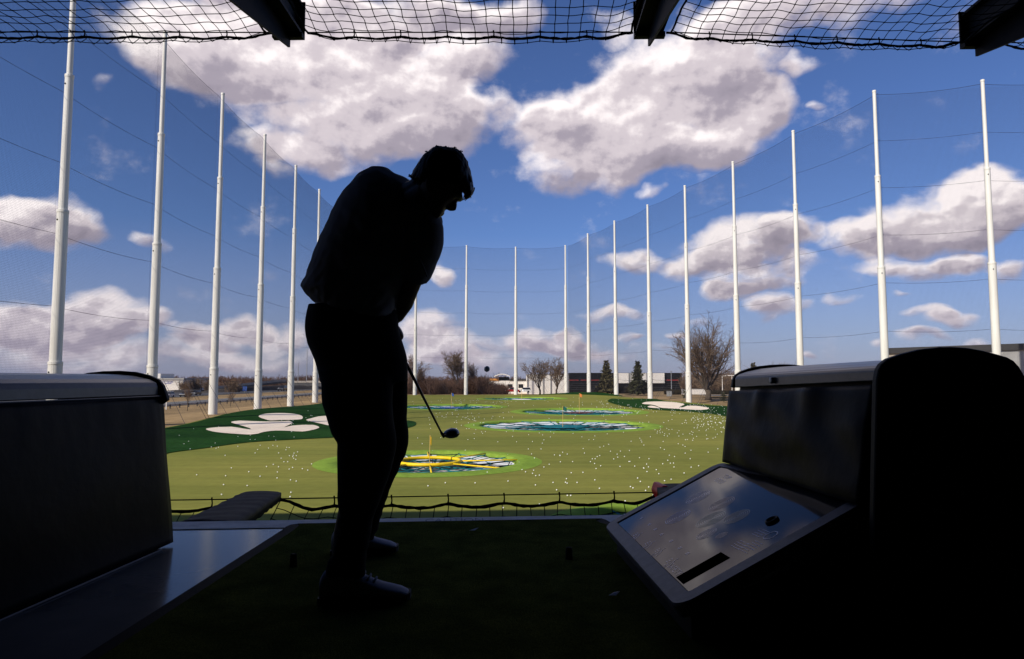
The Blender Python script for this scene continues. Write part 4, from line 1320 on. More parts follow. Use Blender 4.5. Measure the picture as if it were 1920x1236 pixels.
# ------------------------------------------------------------------ overhead arms and nets
def arm(px_end, py_web, D, label):
    e = P(px_end, py_web, D)                    # lower tip of the web plate
    ay = Vector((.0235, 1, 0)).normalized()
    ax = Vector((ay.y, -ay.x, 0))
    t = thing('outrigger_arm', label, 'arm', e, 'overhead net arms')
    Ln = D - 4.1
    zb = P(px_end, py_web - 22, D).z            # underside of the beam
    def bx(n_, u0, u1, s0, s1, z0a, z0b, z1, bevel=0):
        q = [e + ax * u0 + ay * s0, e + ax * u1 + ay * s0, e + ax * u1 + ay * s1, e + ax * u0 + ay * s1]
        lo = [Vector((p.x, p.y, z)) for p, z in zip(q, (z0a, z0a, z0b, z0b))]
        hi = [Vector((p.x, p.y, z1)) for p in q]
        return MB().hexa(lo + hi).build(n_, M['steel_black'], t, bevel=bevel)
    bx('lower_flange', -.14, .14, -Ln, 0, zb, zb, zb + .03)
    bx('beam', -.075, .075, -Ln, -.02, zb + .0302, zb + .0302, zb + .30)
    bx('upper_flange', -.14, .14, -Ln, 0, zb + .3002, zb + .3002, zb + .33)
    bx('web_plate', -.012, .012, -Ln, 0, e.z - .21 * Ln, e.z, zb - .0005)
    bx('end_plate', -.155, .155, .0005, .02, zb - .04, zb - .04, zb + .36)
    bx('end_plate', -.155, .155, -.07, -.0005, zb - .05, zb - .05, zb - .0006)
    return e, zb
arms = [arm(-140, 88, 6.75, 'black overhead outrigger arm beyond the left edge'),
        arm(542, 89, 6.8, 'black overhead outrigger arm at upper left with pointed web plate'),
        arm(1217, 87, 6.8, 'black overhead outrigger arm at top centre right with pointed web plate'),
        arm(1831, 106, 6.9, 'black overhead outrigger arm at the upper right corner'),
        arm(2450, 120, 6.9, 'black overhead outrigger arm beyond the right edge')]
def hanging_net(name, label, A, B, A2, B2, droop, hang, group, nties, seed, ncross=27, rows=19, mg=.03, rope_r=.0135, cord_r=.0042, sagcab=0.0, close=0.0):
    rnd = random.Random(seed)
    t = thing(name, label, 'net', (A + B) / 2, group)
    MB().tube([A.lerp(B, i / 8) - Vector((0, 0, sagcab * 4 * (i / 8) * (1 - i / 8))) for i in range(9)], .0062, 6).build('cable', M['cord'], t, True)
    def edge(u):
        q = A.lerp(B, u)
        k = u * (nties + 1)
        f = abs(k - round(k))
        sag = hang * (.66 + .34 * sin(pi * f))
        env = smooth(0, .10, u) * smooth(1, .90, u)
        q = q + Vector((0, 0, -sag * env - .006))
        return q
    pts = [edge(i / 90) + Vector((0, 0, rnd.uniform(-.003, .003))) for i in range(91)]
    MB().tube(pts, [rope_r * rnd.uniform(.75, 1.15) for _ in pts], 7).build('edge_rope', M['rope'], t, True)
    for k in range(1, nties + 1):
        u = k / (nties + 1)
        a_, b_ = A.lerp(B, u) + Vector((0, 0, .02)), edge(u) - Vector((0, 0, .012))
        MB().tube([a_, (a_ + b_) / 2 + Vector((.006, 0, 0)), b_], [.008, .0065, .011], 6).build('tie', M['rope'], t)
    def S_(u, v):
        a_, b_ = edge(u), A2.lerp(B2, u)
        q = a_.lerp(b_, v)
        env = (sin(pi * u)) ** .55
        dr = droop(v) * (.25 + .75 * env)
        q = q + Vector((0, 0, -dr))
        w = noise.noise(Vector((u * 6 + seed, v * 5, 0))) * .03 + noise.noise(Vector((u * 19 + seed, v * 16, 2))) * .010
        q.z += w * smooth(0, .1, v)
        q.x += noise.noise(Vector((u * 15, v * 13, 5 + seed))) * .016
        q += (B - A).normalized() * (close * (0.5 - u) * smooth(0, .5, v) )
        return q
    mb = MB()
    vs = []
    v = 0.0
    vs = [((i / rows)) for i in range(rows + 1)]
    for i in range(ncross + 1):
        u = .012 + .976 * i / ncross
        pts = [S_(u, v_) for v_ in [k / 44 for k in range(45)]]
        mb.tube(pts, cord_r, 4, False)
    for v_ in vs[1:]:
        pts = [S_(.012 + .976 * k / 54, v_) for k in range(55)]
        mb.tube(pts, cord_r, 4, False)
    for i in range(ncross + 1):                  # knots
        for v_ in vs[1:]:
            mb.ball(S_(.012 + .976 * i / ncross, v_), .008, 5, 3)
    mb.build('netting', M['cord'], t, False, False)
    for u0 in (0.012, .988):
        pts = [S_(u0, k / 30) for k in range(31)]
        MB().tube(pts, rope_r * (.8 if 'overhead' in name else .3), 6).build('side_rope', M['rope'], t, True)
    return t
def up_droop(v): return .125 * smooth(0, .045, v) - .05 * smooth(.05, .15, v) + .05 * sin(pi * v) * smooth(.3, .6, v)
cabY = [P(-140, 60, 6.72), P(545, 61, 6.72), P(1218, 60.5, 6.72), P(1835, 79, 6.85), P(2450, 96, 6.9)]
backs = [Vector((p.x - .0235 * 2.55, 4.15, 4.28)) for p in cabY]
lbl = ['black overhead net sagging between the left edge and the first arm', 'black overhead net sagging between the first and second arms, above the golfer', 'black overhead net sagging between the second and third arms at upper right', 'sliver of black overhead net right of the corner outrigger arm']
for i in range(4):
    w = .20
    a_, b_ = cabY[i], cabY[i + 1]
    hanging_net('overhead_net', lbl[i], a_ + Vector((.17, 0, 0)), b_ - Vector((.17, 0, 0)), backs[i] + Vector((.17, 0, 0)), backs[i + 1] - Vector((.17, 0, 0)), up_droop, .062, 'overhead nets', 6, i + 3, 25)

# lower outriggers and nets
def low_pad(label, fl, fr, nl, nr, Df, Dn, zf_, zn_, cap):
    t = thing('padded_outrigger', label, 'padded beam', P(fl, 930, Df), 'lower net arms')
    a, b_ = P(fl, 618, Df), P(fr, 618, Df)
    c_, d_ = P(nl, 618, Dn), P(nr, 618, Dn)
    nU, nV = 10, 40
    def top(u, v):
        q = a.lerp(b_, u).lerp(c_.lerp(d_, u), v)
        z = zf_ + (zn_ - zf_) * v
        bul = .018 * sin(pi * u) ** .5
        wr = .007 * noise.noise(Vector((u * 3, v * 16 + u * 5, 1))) + .004 * sin(v * 46 + u * 4)
        return Vector((q.x, q.y, z + bul + wr * smooth(0, .15, v)))
    rs = []
    for k in range(nV + 1):
        v = k / nV
        row = [top(i / nU, v) for i in range(nU + 1)]
        low_ = [Vector((p.x, p.y, p.z - .075 - (.0))) for p in reversed(row)]
        rs.append(row + low_)
    MB().rings(rs).build('pad', M['vinyl_outer'], t, True)
    e = (a + b_) / 2; f = (c_ + d_) / 2
    MB().tube([Vector((e.x, e.y + .02, zf_ - .12)), Vector((f.x, f.y, zn_ - .12))], .05, 8).build('steel_tube', M['steel_black'], t)
    if cap:
        ex = (b_ - a).normalized()
        ctr = Vector((a.x, a.y, zf_ - .04))
        hx = [ctr + ex * .045 * cos(k * pi / 3) * 1.2 + Vector((0, 0, .085 * sin(k * pi / 3))) for k in range(6)]
        MB().prism(hx, (0, -.4, .02)).build('end_cap', M['red'], t, bevel=.012)
    return t
low_pad('black padded outrigger beam beyond the floor edge left of the golfer', 463, 535, 345, 452, 6.65, 4.02, P(500, 924, 6.65).z, -.03, False)
low_pad('black padded outrigger beam with red end beside the display console', 1226, 1302, 1250, 1365, 6.9, 4.3, P(1260, 906, 6.9).z - .02, -.06, True)
lowcab = [P(-220, 945, 6.6), P(508, 935.5, 6.6), P(1262, 923, 6.86), P(1900, 912, 7.0)]
lback = [Vector((p.x * .97, 4.25, -.95)) for p in lowcab]
def lo_droop(v): return .10 * smooth(0, .2, v) + .3 * sin(pi * min(1, v))
l2 = ['black lower safety net left of the padded outrigger', 'black lower safety net hanging between both padded outriggers', 'black lower safety net right of the red-ended outrigger']
for i in range(3):
    a_, b_ = lowcab[i], lowcab[i + 1]
    hanging_net('safety_net', l2[i], a_ + Vector((.05, 0, 0)), b_ - Vector((.05, 0, 0)), lback[i], lback[i + 1], lo_droop, .105, 'lower safety nets', 6, i + 23, 28, rope_r=.017)

# ------------------------------------------------------------------ consoles
def console_body(t, face_far, face_near, sgn, prof_lid, plate_far, plate_near):
    pass
# --- left divider: the face runs from the far corner towards the camera
def divider():
    bf, bn = on_z(325, 1022), on_z(27, 1153)
    d = (bn - bf).normalized()
    t = thing('bay_divider', 'black padded bay divider with curved grey lid left of the golfer', 'divider', bf)
    o = Vector((d.y, -d.x, 0))
    if o.x > 0: o = -o                           # away from the golfer
    Ln = 2.3
    def Q(s, u, z): 
        q = bf + d * s + o * u
        return Vector((q.x, q.y, z))
    # padded vinyl face
    rs = []
    nV, nU = 60, 26
    grid = []
    for i in range(nV + 1):
        s = Ln * i / nV
        row = []
        for j in range(nU + 1):
            f = j / nU
            z = .014 + (.715 - .014) * f
            u = .082 * f
            pk = .004 * smooth(.6, 1.0, f) * (.5 + .5 * sin(s * 48 + sin(s * 9) * 2 + f * 2)) * smooth(1.0, .93, f)
            bul = .012 * sin(pi * f) * smooth(0, .08, s)
            wv = .006 * noise.noise(Vector((s * 2.5, f * 2, 3)))
            row.append(Q(s, u - bul - pk - wv, z))
        grid.append(row)
    back = [[Q(Ln * i / nV, .082 * j / nU + .05, .014 + .701 * j / nU) for j in (nU, 0)] for i in range(nV + 1)]
    MB().rings([grid[i] + back[i] for i in range(nV + 1)]).build('vinyl_pad', M['vinyl'], t, True)
    MB().hexa([Q(.02, .03, .012), Q(Ln, .03, .012), Q(Ln, .62, .012), Q(.02, .62, .012), Q(.02, .14, .7), Q(Ln, .14, .7), Q(Ln, .5, .7), Q(.02, .5, .7)]).build('body', M['plastic'], t)
    MB().hexa([Q(.03, .06, 0.001), Q(Ln, .06, 0.001), Q(Ln, .5, 0.001), Q(.03, .5, 0.001), Q(.03, .06, .05), Q(Ln, .06, .05), Q(Ln, .5, .05), Q(.03, .5, .05)]).build('plinth', M['plastic'], t)
    MB().tube([Q(.10, -.004, .004), Q(Ln, -.004, .004)], .004, 6).build('floor_trim', M['frame'], t)
    lid = [(.085, .724), (.085, .728), (.088, .765), (.097, .786), (.13, .802), (.20, .818), (.29, .826), (.38, .826), (.47, .818), (.54, .80), (.58, .765), (.585, .724)]
    MB().rings([[Q(.03, u, z) for u, z in lid], [Q(Ln - .03, u, z) for u, z in lid]]).build('lid', M['lid'], t, False, bevel=.004)
    # beaded seam
    MB().tube([Q(.02, .075, .7195), Q(Ln, .075, .7195)], .004, 6).build('seam', M['lid'], t)
    pl = [(.048, .70), (.06, .735), (.075, .772), (.10, .80), (.15, .822), (.22, .838), (.30, .844), (.38, .842), (.46, .834), (.54, .815), (.59, .78), (.61, .70)]
    for s in (-.012, Ln):
        MB().prism([Q(s, u, z) for u, z in pl + [(.5, .65), (.12, .65)]], d * .03).build('end_plate', M['plastic'], t, bevel=.006)
    return t
divider()

# --- right console with the display
A_, B2_ = P(1132, 985, 3.17), P(1268, 1141, 2.06)
D_ = P(1352, 871, 3.15)
e1 = (B2_ - A_); L1 = e1.length; e1.normalize()
e2 = (D_ - A_); e2 = (e2 - e1 * e2.dot(e1)); L2 = e2.length + .012; e2.normalize()
L2n = L2
nrm = e1.cross(e2).normalized()
if nrm.z < 0: nrm = -nrm
KT = .19
def W(a, b, h=0.0): return A_ + e1 * a + e2 * (b * (1 + KT * a / L1)) + nrm * h
def ab(px, py, h=0.0):
    r = ray(px, py); o = Vector((0, 0, CZ))
    k = (A_ + nrm * h - o).dot(nrm) / r.dot(nrm)
    q = o + r * k - A_
    return q.dot(e1), q.dot(e2) / (1 + KT * q.dot(e1) / L1)
con = thing('ball_dispenser', 'black ball dispenser console with sloping display panel right of the golfer', 'console', W(L1 / 2, L2 / 2) * 1.0)
con.location.z = 0
def rrect(a0, a1, b0, b1, r, n=6, corners=(1, 1, 1, 1)):
    out = []
    for (ca, cb, s, on) in ((a0 + r, b0 + r, pi, corners[0]), (a1 - r, b0 + r, 1.5 * pi, corners[1]), (a1 - r, b1 - r, 0, corners[2]), (a0 + r, b1 - r, .5 * pi, corners[3])):
        if not on:
            out.append((a0 if ca < (a0 + a1) / 2 else a1, b0 if cb < (b0 + b1) / 2 else b1)); continue
        for i in range(n + 1):
            t_ = s + .5 * pi * i / n
            out.append((ca + r * cos(t_), cb + r * sin(t_)))
    return out
fo = rrect(0, L1, 0, L2, .055, 6)
bw = .058
fi = rrect(bw, L1 - bw, bw * .9, L2 - .03, .012, 6)
fr = MB()
lv = [[W(a, b, -.045) for a, b in fo], [W(a, b, -.008) for a, b in fo], [W(a * .994 + .003 * L1, b * .99 + .005 * L2, 0) for a, b in fo], [W(a, b, 0) for a, b in fi], [W(a, b, -.007) for a, b in fi]]
fr.rings(lv, True, False)
fr.build('panel_frame', M['frame'], con)
# display with a ball slot
da0, da1, db0, db1 = bw + .003, L1 - bw - .003, bw * .9 + .003, L2 - .033
k1, k2, k3, k4 = ab(1252, 1088), ab(1279, 1095), ab(1368, 1044), ab(1351, 1033)
sa0, sa1 = (k1[0] + k4[0]) / 2, (k2[0] + k3[0]) / 2
sb0, sb1 = (k1[1] + k2[1]) / 2, (k3[1] + k4[1]) / 2
sa0 = max(sa0, da0 + .05); sa1 = min(sa1, da1 - .01); sb0 = max(sb0, db0 + .004); sb1 = min(sb1, db1 - .05)
dp = MB()
h = -.004
ga = [da0, sa0, sa1, da1]; gb = [db0, sb0, sb1, db1]
for i in range(3):
    for j in range(3):
        if i == 1 and j == 1: continue
        dp.quad(W(ga[i], gb[j], h), W(ga[i + 1], gb[j], h), W(ga[i + 1], gb[j + 1], h), W(ga[i], gb[j + 1], h))
disp = dp.build('display_panel', M['display'], con, False, False)
bmx = bmesh.new(); bmx.from_mesh(disp.data); bmesh.ops.remove_doubles(bmx, verts=bmx.verts, dist=1e-5)
for f_ in bmx.faces:
    f_.normal_update()
    if f_.normal.dot(nrm) < 0: f_.normal_flip()
bmx.to_mesh(disp.data); bmx.free()
tray = MB().rings([[W(a, b, -.004) for a, b in ((sa0, sb0), (sa1, sb0), (sa1, sb1), (sa0, sb1))], [W(a, b, -.09) for a, b in ((sa0, sb0), (sa1, sb0), (sa1, sb1), (sa0, sb1))]], True, False)
tray.quad(W(sa0, sb0, -.09), W(sa1, sb0, -.09), W(sa1, sb1, -.09), W(sa0, sb1, -.09))
tray.build('ball_slot', M['hole'], con, recalc=False)
# button
ca, cb = ab(1447, 975)
def ringmesh(r0, r1, ca, cb, h, n=40):
    return MB().rings([[W(ca + r * cos(2 * pi * k / n), cb + r * sin(2 * pi * k / n), h) for k in range(n)] for r in (r0, r1)], True, False)
rb2 = [[W(ca + r * cos(2 * pi * k / 28), cb + r * sin(2 * pi * k / 28), hh) for k in range(28)] for r, hh in ((.021, -.0035), (.020, .003), (.017, .0045), (.013, .002), (.0115, -.002), (.002, -.002))]
MB().rings(rb2, True, False).build('push_button', M['plastic'], con, True)
# printed marks
for px, py, r, m_ in ((1308, 931, .052, 'print'), (1270, 968, .052, 'print_blue'), (1332, 972, .055, 'print_green'), (1380, 967, .046, 'print_yellow'), (1324, 999, .036, 'print'), (1352, 943, .05, 'print_red'), (1352, 1002, .02, 'print_red')):
    a_, b_ = ab(px, py)
    mb = MB()
    for k in range(7):
        rr = r * (1 - k / 7.2)
        q = ringmesh(rr, rr - r * .055, a_, b_, -.0034)
        mb.add(q.v, q.f)
    mb.build('printed_target', M[m_], con, recalc=False)
zz = [(495, 757), (597, 838), (675, 900), (755, 965), (878, 1050), (990, 1138), (1085, 1210)]
for zx, zy in zz:
    a_, b_ = ab(1130 + zx / 6.867, 860 + zy / 6.867)
    mb = MB()
    for i, j in ((0, 0), (1, 0), (0, 1), (1, 1)):
        x_, y_ = a_ - .009 + i * .0095, b_ - .007 + j * .0075
        mb.quad(W(x_, y_, -.0034), W(x_ + .008, y_, -.0034), W(x_ + .008, y_ + .006, -.0034), W(x_, y_ + .006, -.0034))
    mb.build('printed_icon', M['print'], con, recalc=False)
def strokes(segs, a0, b0, sc_, m_, wd=.0016):
    mb = MB()
    for (x0, y0, x1, y1) in segs:
        p = Vector((a0 + x0 * sc_, b0 + y0 * sc_)); q = Vector((a0 + x1 * sc_, b0 + y1 * sc_))
        d_ = (q - p).normalized(); nn = Vector((-d_.y, d_.x)) * wd
        mb.quad(W(*(p - nn), -.0034), W(*(q - nn), -.0034), W(*(q + nn), -.0034), W(*(p + nn), -.0034))
    mb.build('printed_figure', M[m_], con, recalc=False)
fig = [(0, 0, .3, .9), (.6, 0, .35, .9), (.33, .9, .3, 1.7), (.3, 1.6, .75, 1.2), (.75, 1.2, 1.15, .5), (.3, 1.75, .3, 2.05), (-.6, 0, 1.0, 0), (-.7, .9, -.15, .9), (-.7, 1.2, -.1, 1.2), (-.7, 1.5, -.25, 1.5)]
for px, py in ((1186, 1006), (1208, 1022), (1226, 1036), (1248, 1056)):
    a_, b_ = ab(px, py)
    strokes(fig, a_, b_ - .02, .03, 'print')
a_, b_ = ab(1264, 1066)
text_mesh('printed_text', 'SAFETY', .036, M['print'], axes(W(a_, b_, -.0034), e1, e2), con)
a_, b_ = ab(1355, 897)
text_mesh('printed_text', 'TOP\nGOLF', .036, M['print'], axes(W(a_, b_, -.0034), e1, e2), con)
for px, py in ((1398, 1028), (1384, 1022), (1412, 1023), (1424, 1000)):
    a_, b_ = ab(px, py)
    strokes([(-1.6, k * .45, rnd.uniform(.7, 1.6), k * .45) for k in range(4)], a_, b_ - .01, .022, 'print_blue', .0011)
a_, b_ = ab(1444, 1002)
mb = ringmesh(.022, .018, a_, b_, -.0034)
mb.build('printed_icon', M['print'], con, recalc=False)
# supporting body below the panel
def down(p, z=0.012): return Vector((p.x, p.y, z))
c4 = [W(.04, .035, -.0452), W(L1 - .04, .035, -.0452), W(L1 - .04, L2 + .25, -.0452), W(.04, L2 + .25, -.0452)]
c4[2].z = c4[1].z + (L2) * e2.z * (1 + KT) - .005; c4[3].z = c4[0].z + L2 * e2.z
MB().hexa([down(p) for p in c4] + c4).build('body', M['plastic'], con)
# upright pad, lid and end plates
dY = e1.copy(); dY.z = 0; dY.normalize()
oX = Vector((-dY.y, dY.x, 0))
if oX.x < 0: oX = -oX
pb = W(0, L2)                                   # foot of the pad at the far end
pad_b0 = P(1354, 866, 3.14); pad_t0 = P(1367, 733, 3.16)
pad_b1 = P(1612, 948, 2.06); pad_t1 = P(1640, 722, 2.05)
grid = []
nV, nU = 44, 22
thick = Vector((.05, 0, 0))
for i in range(nV + 1):
    s = i / nV
    lo, hi = pad_b0.lerp(pad_b1, s), pad_t0.lerp(pad_t1, s)
    row = []
    for j in range(nU + 1):
        f = j / nU
        q = lo.lerp(hi, f)
        bul = .014 * (sin(pi * f) ** .6) * (sin(pi * min(max(s, .001), .999)) ** .35)
        fold = .011 * noise.noise(Vector((s * 5.0 + f * 2.5, f * 2.6 - s * 1.8, 4))) + .020 * math.exp(-((s - .32) / .05) ** 2) * smooth(.55, 1, f) + .020 * math.exp(-((s - .68) / .06) ** 2) * smooth(.4, 1, f)
        row.append(q - oX * (bul + fold * smooth(0, .06, s) * smooth(1, .94, s)))
    grid.append(row)
MB().rings([g + [g[-1] + thick, g[0] + thick] for g in grid]).build('vinyl_pad', M['vinyl'], con, True)
back_w = .44
MB().hexa([down(pad_b0 + oX * .052), down(pad_b1 + oX * .052), down(pad_b1 + oX * back_w), down(pad_b0 + oX * back_w), pad_t0 + oX * .052 + Vector((0, 0, .022)), pad_t1 + oX * .052 + Vector((0, 0, .022)), pad_t1 + oX * back_w + Vector((0, 0, .022)), pad_t0 + oX * back_w + Vector((0, 0, .022))]).build('cabinet', M['plastic'], con)
lf = P(1378, 727, 3.13); lnr = P(1650, 714.5, 2.03)
lp = [(0, 0), (.001, .052), (.006, .064), (.02, .076), (.06, .092), (.12, .108), (.2, .118), (.28, .116), (.36, .10), (.41, .07), (.43, 0)]
MB().rings([[lf + oX * u + Vector((0, 0, z * .80)) for u, z in lp], [lnr + oX * u + Vector((0, 0, z * .62)) for u, z in lp]]).build('lid', M['lid'], con, False, bevel=.004)
lk = P(1477, 715.5, 2.66)
lk = lf.lerp(lnr, .36) + Vector((0, 0, .022)) - oX * .001
MB().tube([lk, lk - oX * .012, lk - oX * .014], [.013, .013, .009], 16).build('lock', M['galv'], con, True)
# far end plate
far = [(1373, 727), (1375, 712), (1380, 703), (1390, 696.5), (1405, 691), (1425, 686.5), (1445, 684.3), (1465, 683.2), (1485, 683.4), (1510, 686), (1535, 692), (1550, 705), (1553, 727)]
MB().prism([P(a, b, 3.16) for a, b in far], (0, .03, 0)).build('end_plate', M['plastic'], con, bevel=.006)
near = [(1640, 960), (1645, 712), (1648.8, 693), (1654.6, 682.7), (1667.7, 672.5), (1695.4, 663), (1727.5, 655), (1764, 651), (1786, 650.3), (1815, 652), (1844, 657), (1873, 664.5), (1892, 670), (1902.5, 676), (1912.7, 687), (1921, 701), (1930, 720), (1945, 960)]
np_ = [P(a, b, 2.0) for a, b in near]
np_ = [Vector((np_[0].x - .02, np_[0].y, .013))] + np_ + [Vector((np_[-1].x + .30, np_[-1].y, .013))]
MB().prism(np_, (0, .035, 0)).build('end_plate', M['plastic'], con, bevel=.008)

# ------------------------------------------------------------------ golfer
def loft(mb, secs, n=28, pw=2.2):
    rs = []
    for (l, r, py, D, th) in secs:
        c_ = P((l + r) / 2, py, D); a = (r - l) / 2 / F * D * 1.0
        ring_ = []
        for k in range(n):
            t_ = 2 * pi * k / n
            ct, st = cos(t_), sin(t_)
            x = a * math.copysign(abs(ct) ** (2 / pw), ct); y = th / 2 * math.copysign(abs(st) ** (2 / pw), st)
            ring_.append(P((l + r) / 2 + (r - l) / 2 * x / max(a, 1e-6), py, D + y))
        rs.append(ring_)
    mb.rings(rs)
def cap(mb, pts, n=14):                          # (px, py, D, r)
    q = [P(a, b, d_) for a, b, d_, r in pts]
    mb.tube(q, [r for *_, r in pts], n)
    mb.ball(q[0], pts[0][3], n, 8); mb.ball(q[-1], pts[-1][3], n, 8)

person = None
# body (skin)
bd = MB()
HD = 2.5
loft(bd, [(800,846,288,HD,.10),(790,862,300,HD,.14),(784,870,318,HD,.155),(782,874,335,HD,.155),(784,872,348,HD,.15),(788,868,360,HD,.145),(793,863,369,HD,.135),(797,848,377,HD,.128),(801,839,386,HD,.118),(805,835,393,HD,.10),(810,832,398,HD,.08),(814,828,404,HD,.06),(817,822,409,HD,.03)])
for px, py, dy, r in ((851, 384, 0, (.013, .014, .026)), (845, 389, 0, (.016, .019, .014)), (860, 370, 0, (.017, .055, .012)), (829, 399.5, 0, (.010, .022, .006)), (826, 403, 0, (.009, .02, .006)), (846, 378, -.034, (.012, .014, .008)), (846, 378, .034, (.012, .014, .008))):
    q = P(px, py, HD); q.y += dy
    bd.ball(q, r, 12, 8)
for dy in (-.077, .077):
    q = P(812, 357, HD); q.y += dy
    bd.ball(q, (.022, .010, .034), 12, 8)
cap(bd, [(806, 366, 2.52, .066), (785, 385, 2.57, .075), (735, 425, 2.66, .085)])
loft(bd, [(690,760,350,2.70,.24),(640,800,400,2.68,.32),(612,800,450,2.68,.32),(600,760,500,2.70,.28),(590,735,550,2.73,.25),(590,735,600,2.75,.28),(595,740,650,2.75,.3),(605,745,690,2.75,.3)])
cap(bd, [(792, 354, 2.54, .052), (766, 374, 2.61, .062)])
# right arm
ra = [(790, 420, 2.52, .062), (783, 470, 2.57, .055), (772, 515, 2.62, .050), (761, 543, 2.68, .049), (754, 567, 2.74, .046), (741, 590, 2.79, .039), (729, 601, 2.80, .032), (723, 606, 2.80, .028)]
cap(bd, ra)
la = [(715, 375, 2.84, .062), (722, 440, 2.93, .055), (728, 510, 3.0, .048), (732, 560, 3.02, .044), (733, 592, 2.97, .034), (727, 603, 2.88, .028)]
cap(bd, la)
# legs under the trousers
cap(bd, [(665, 700, 2.66, .085), (690, 840, 2.55, .062), (652, 1000, 2.48, .05), (640, 1090, 2.46, .042)])
cap(bd, [(705, 700, 2.84, .085), (715, 840, 2.95, .062), (675, 960, 3.05, .05), (672, 1020, 3.11, .042)])
# hands round the grip
g0 = P(721, 602, 2.77); g1 = P(763, 685, 3.0)
head_p = P(829, 814, 3.85)
gdir = (head_p - g0).normalized()
def hand(c_, side):
    ax = gdir
    u = (Vector((1, 0, 0)) - ax * ax.x).normalized(); v = ax.cross(u)
    R0 = .021
    a0 = 2.4 if side > 0 else -0.6
    pc = c_ + (u * cos(a0) + v * sin(a0)) * .030
    rot = Matrix((ax, (u * cos(a0) + v * sin(a0)), (u * -sin(a0) + v * cos(a0)))).transposed()
    bd.ball(pc, (.043, .017, .040), 14, 8, rot)
    for i in range(4):
        o = c_ + ax * (-.032 + .021 * i)
        lnf = (2.9, 3.5, 3.7, 3.3)[i]
        pts = []
        for k in range(9):
            t_ = a0 + side * (.5 + lnf * k / 8)
            pts.append(o + (u * cos(t_) + v * sin(t_)) * (R0 + .010 - .002 * k / 8))
        bd.tube(pts, [.0098 - .0026 * k / 8 + (.0008 if k in (3, 6) else 0) for k in range(9)], 10)
        bd.ball(pts[-1], .0074, 10, 6)
    th_ = [c_ + ax * (-.02) + (u * cos(a0 - side * .5) + v * sin(a0 - side * .5)) * .034, c_ + ax * .015 + (u * cos(a0 - side * .9) + v * sin(a0 - side * .9)) * .033, c_ + ax * .045 + (u * cos(a0 - side * 1.3) + v * sin(a0 - side * 1.3)) * .030]
    bd.tube(th_, [.0125, .011, .009], 10); bd.ball(th_[-1], .009, 10, 6)
h1 = g0 + gdir * .035; h2 = g0 + gdir * .112
hand(h1, 1); hand(h2, -1)
for w_p, h_ in ((P(727, 603, 2.88), h1), (P(723, 606, 2.80), h2)):
    bd.tube([w_p, (w_p + h_) / 2, h_], [.029, .026, .022], 12)
me = remesh(bd, .0055, 3)
person = link('person', me, M['skin'], None, True)
tag(person, 'golfer in dark shirt and trousers looking down after a swing, seen in silhouette', 'person')

# hair
hr = MB()
loft(hr, [(820,830,274.3,HD,.05),(812,848,277,HD,.10),(804,861,282,HD,.135),(793,870,291,HD,.165),(784,877,304,HD,.18),(778,881,315,HD,.185),(772,883,326,HD,.18),(767.5,885,331,HD,.172),(772,886,336,HD,.165),(784,887,345,HD,.150)], 32, 2.1)
loft(hr, [(850,886,340,HD,.15),(858,888,350,HD,.13),(866,888,358,HD,.11),(870,887,364,HD,.085),(870,883,369,HD,.05),(870,877,373,HD,.02)], 20)
cap(hr, [(797, 335, 2.5, .034), (806, 340, 2.5, .055)])
me = remesh(hr, .005, 2)
wrinkle(me, lambda c_: .0035 * noise.noise(Vector((c_.x * 60, c_.y * 50, c_.z * 30))) + .0015 * noise.noise(c_ * 160))
ho = link('hair', me, M['hair'], person, True)
rh = random.Random(4)
tf_ = MB()
def tuft(px, py, dx, dy, ln, D=HD):
    for k in range(6):
        o = P(px + rh.uniform(-4, 4), py + rh.uniform(-2, 2), D + rh.uniform(-.04, .04))
        e = P(px + dx * ln + rh.uniform(-3, 3), py + dy * ln + rh.uniform(-2, 2), D + rh.uniform(-.05, .05))
        m_ = (o + e) / 2 + Vector((rh.uniform(-.003, .003), 0, rh.uniform(-.003, .003)))
        tf_.tube([o, m_, e], [.0028, .002, .0006], 4)
for a in ((876, 366, -.3, 1, 9), (882, 362, 0, 1, 9), (886, 352, .1, 1, 10), (873, 368, -.5, 1, 7), (770, 329, -.5, .5, 5), (850, 279, .6, -.3, 8), (835, 277, .6, -.2, 7), (820, 276, .3, -.3, 6), (862, 284, .6, -.3, 3), (800, 286, -.4, -.3, 3)):
    tuft(*a)
tf_.build('hair_strands', M['hair'], ho, False, False)

# shirt
sh = MB()
loft(sh, [(697,720,311.5,2.76,.10),(688,729,315.5,2.76,.20),(672,742,325,2.75,.28),(664,760,333,2.74,.32),(656,775,343,2.73,.36),(642,792,362,2.71,.40),(632,800,378,2.70,.42),(622,806,396,2.69,.43),(613,812,418,2.68,.43),(603,812,436,2.68,.43),(592,806,460,2.68,.42),(584,800,480,2.68,.41),(577,794,500,2.69,.40),(571,782,516,2.70,.39),(564,768,532,2.71,.38)], 32, 2.3)
loft(sh, [(564,768,530,2.71,.38),(561,764,536,2.71,.38),(568,757,546,2.72,.375),(577,752,556,2.73,.37),(592,748,568,2.74,.365),(602,746,580,2.75,.36),(625,745,590,2.75,.35),(640,743,594,2.75,.33)], 32, 2.3)
cap(sh, [(808, 418, 2.60, .048), (758, 388, 2.64, .088), (738, 366, 2.72, .07)])
sl_ = [(786, 405, 2.54, .074), (793, 432, 2.53, .082), (793, 450, 2.54, .081), (787, 475, 2.57, .079), (779, 498, 2.60, .076)]
sh.tube([P(a, b, d_) for a, b, d_, r in sl_] + [P(772, 513, 2.62)], [r for *_, r in sl_] + [.074], 18)
sh.ball(P(786, 405, 2.54), .074, 16, 10); 
ll_ = [(712, 368, 2.84, .085), (716, 420, 2.91, .08), (721, 475, 2.97, .076)]
cap(sh, ll_)
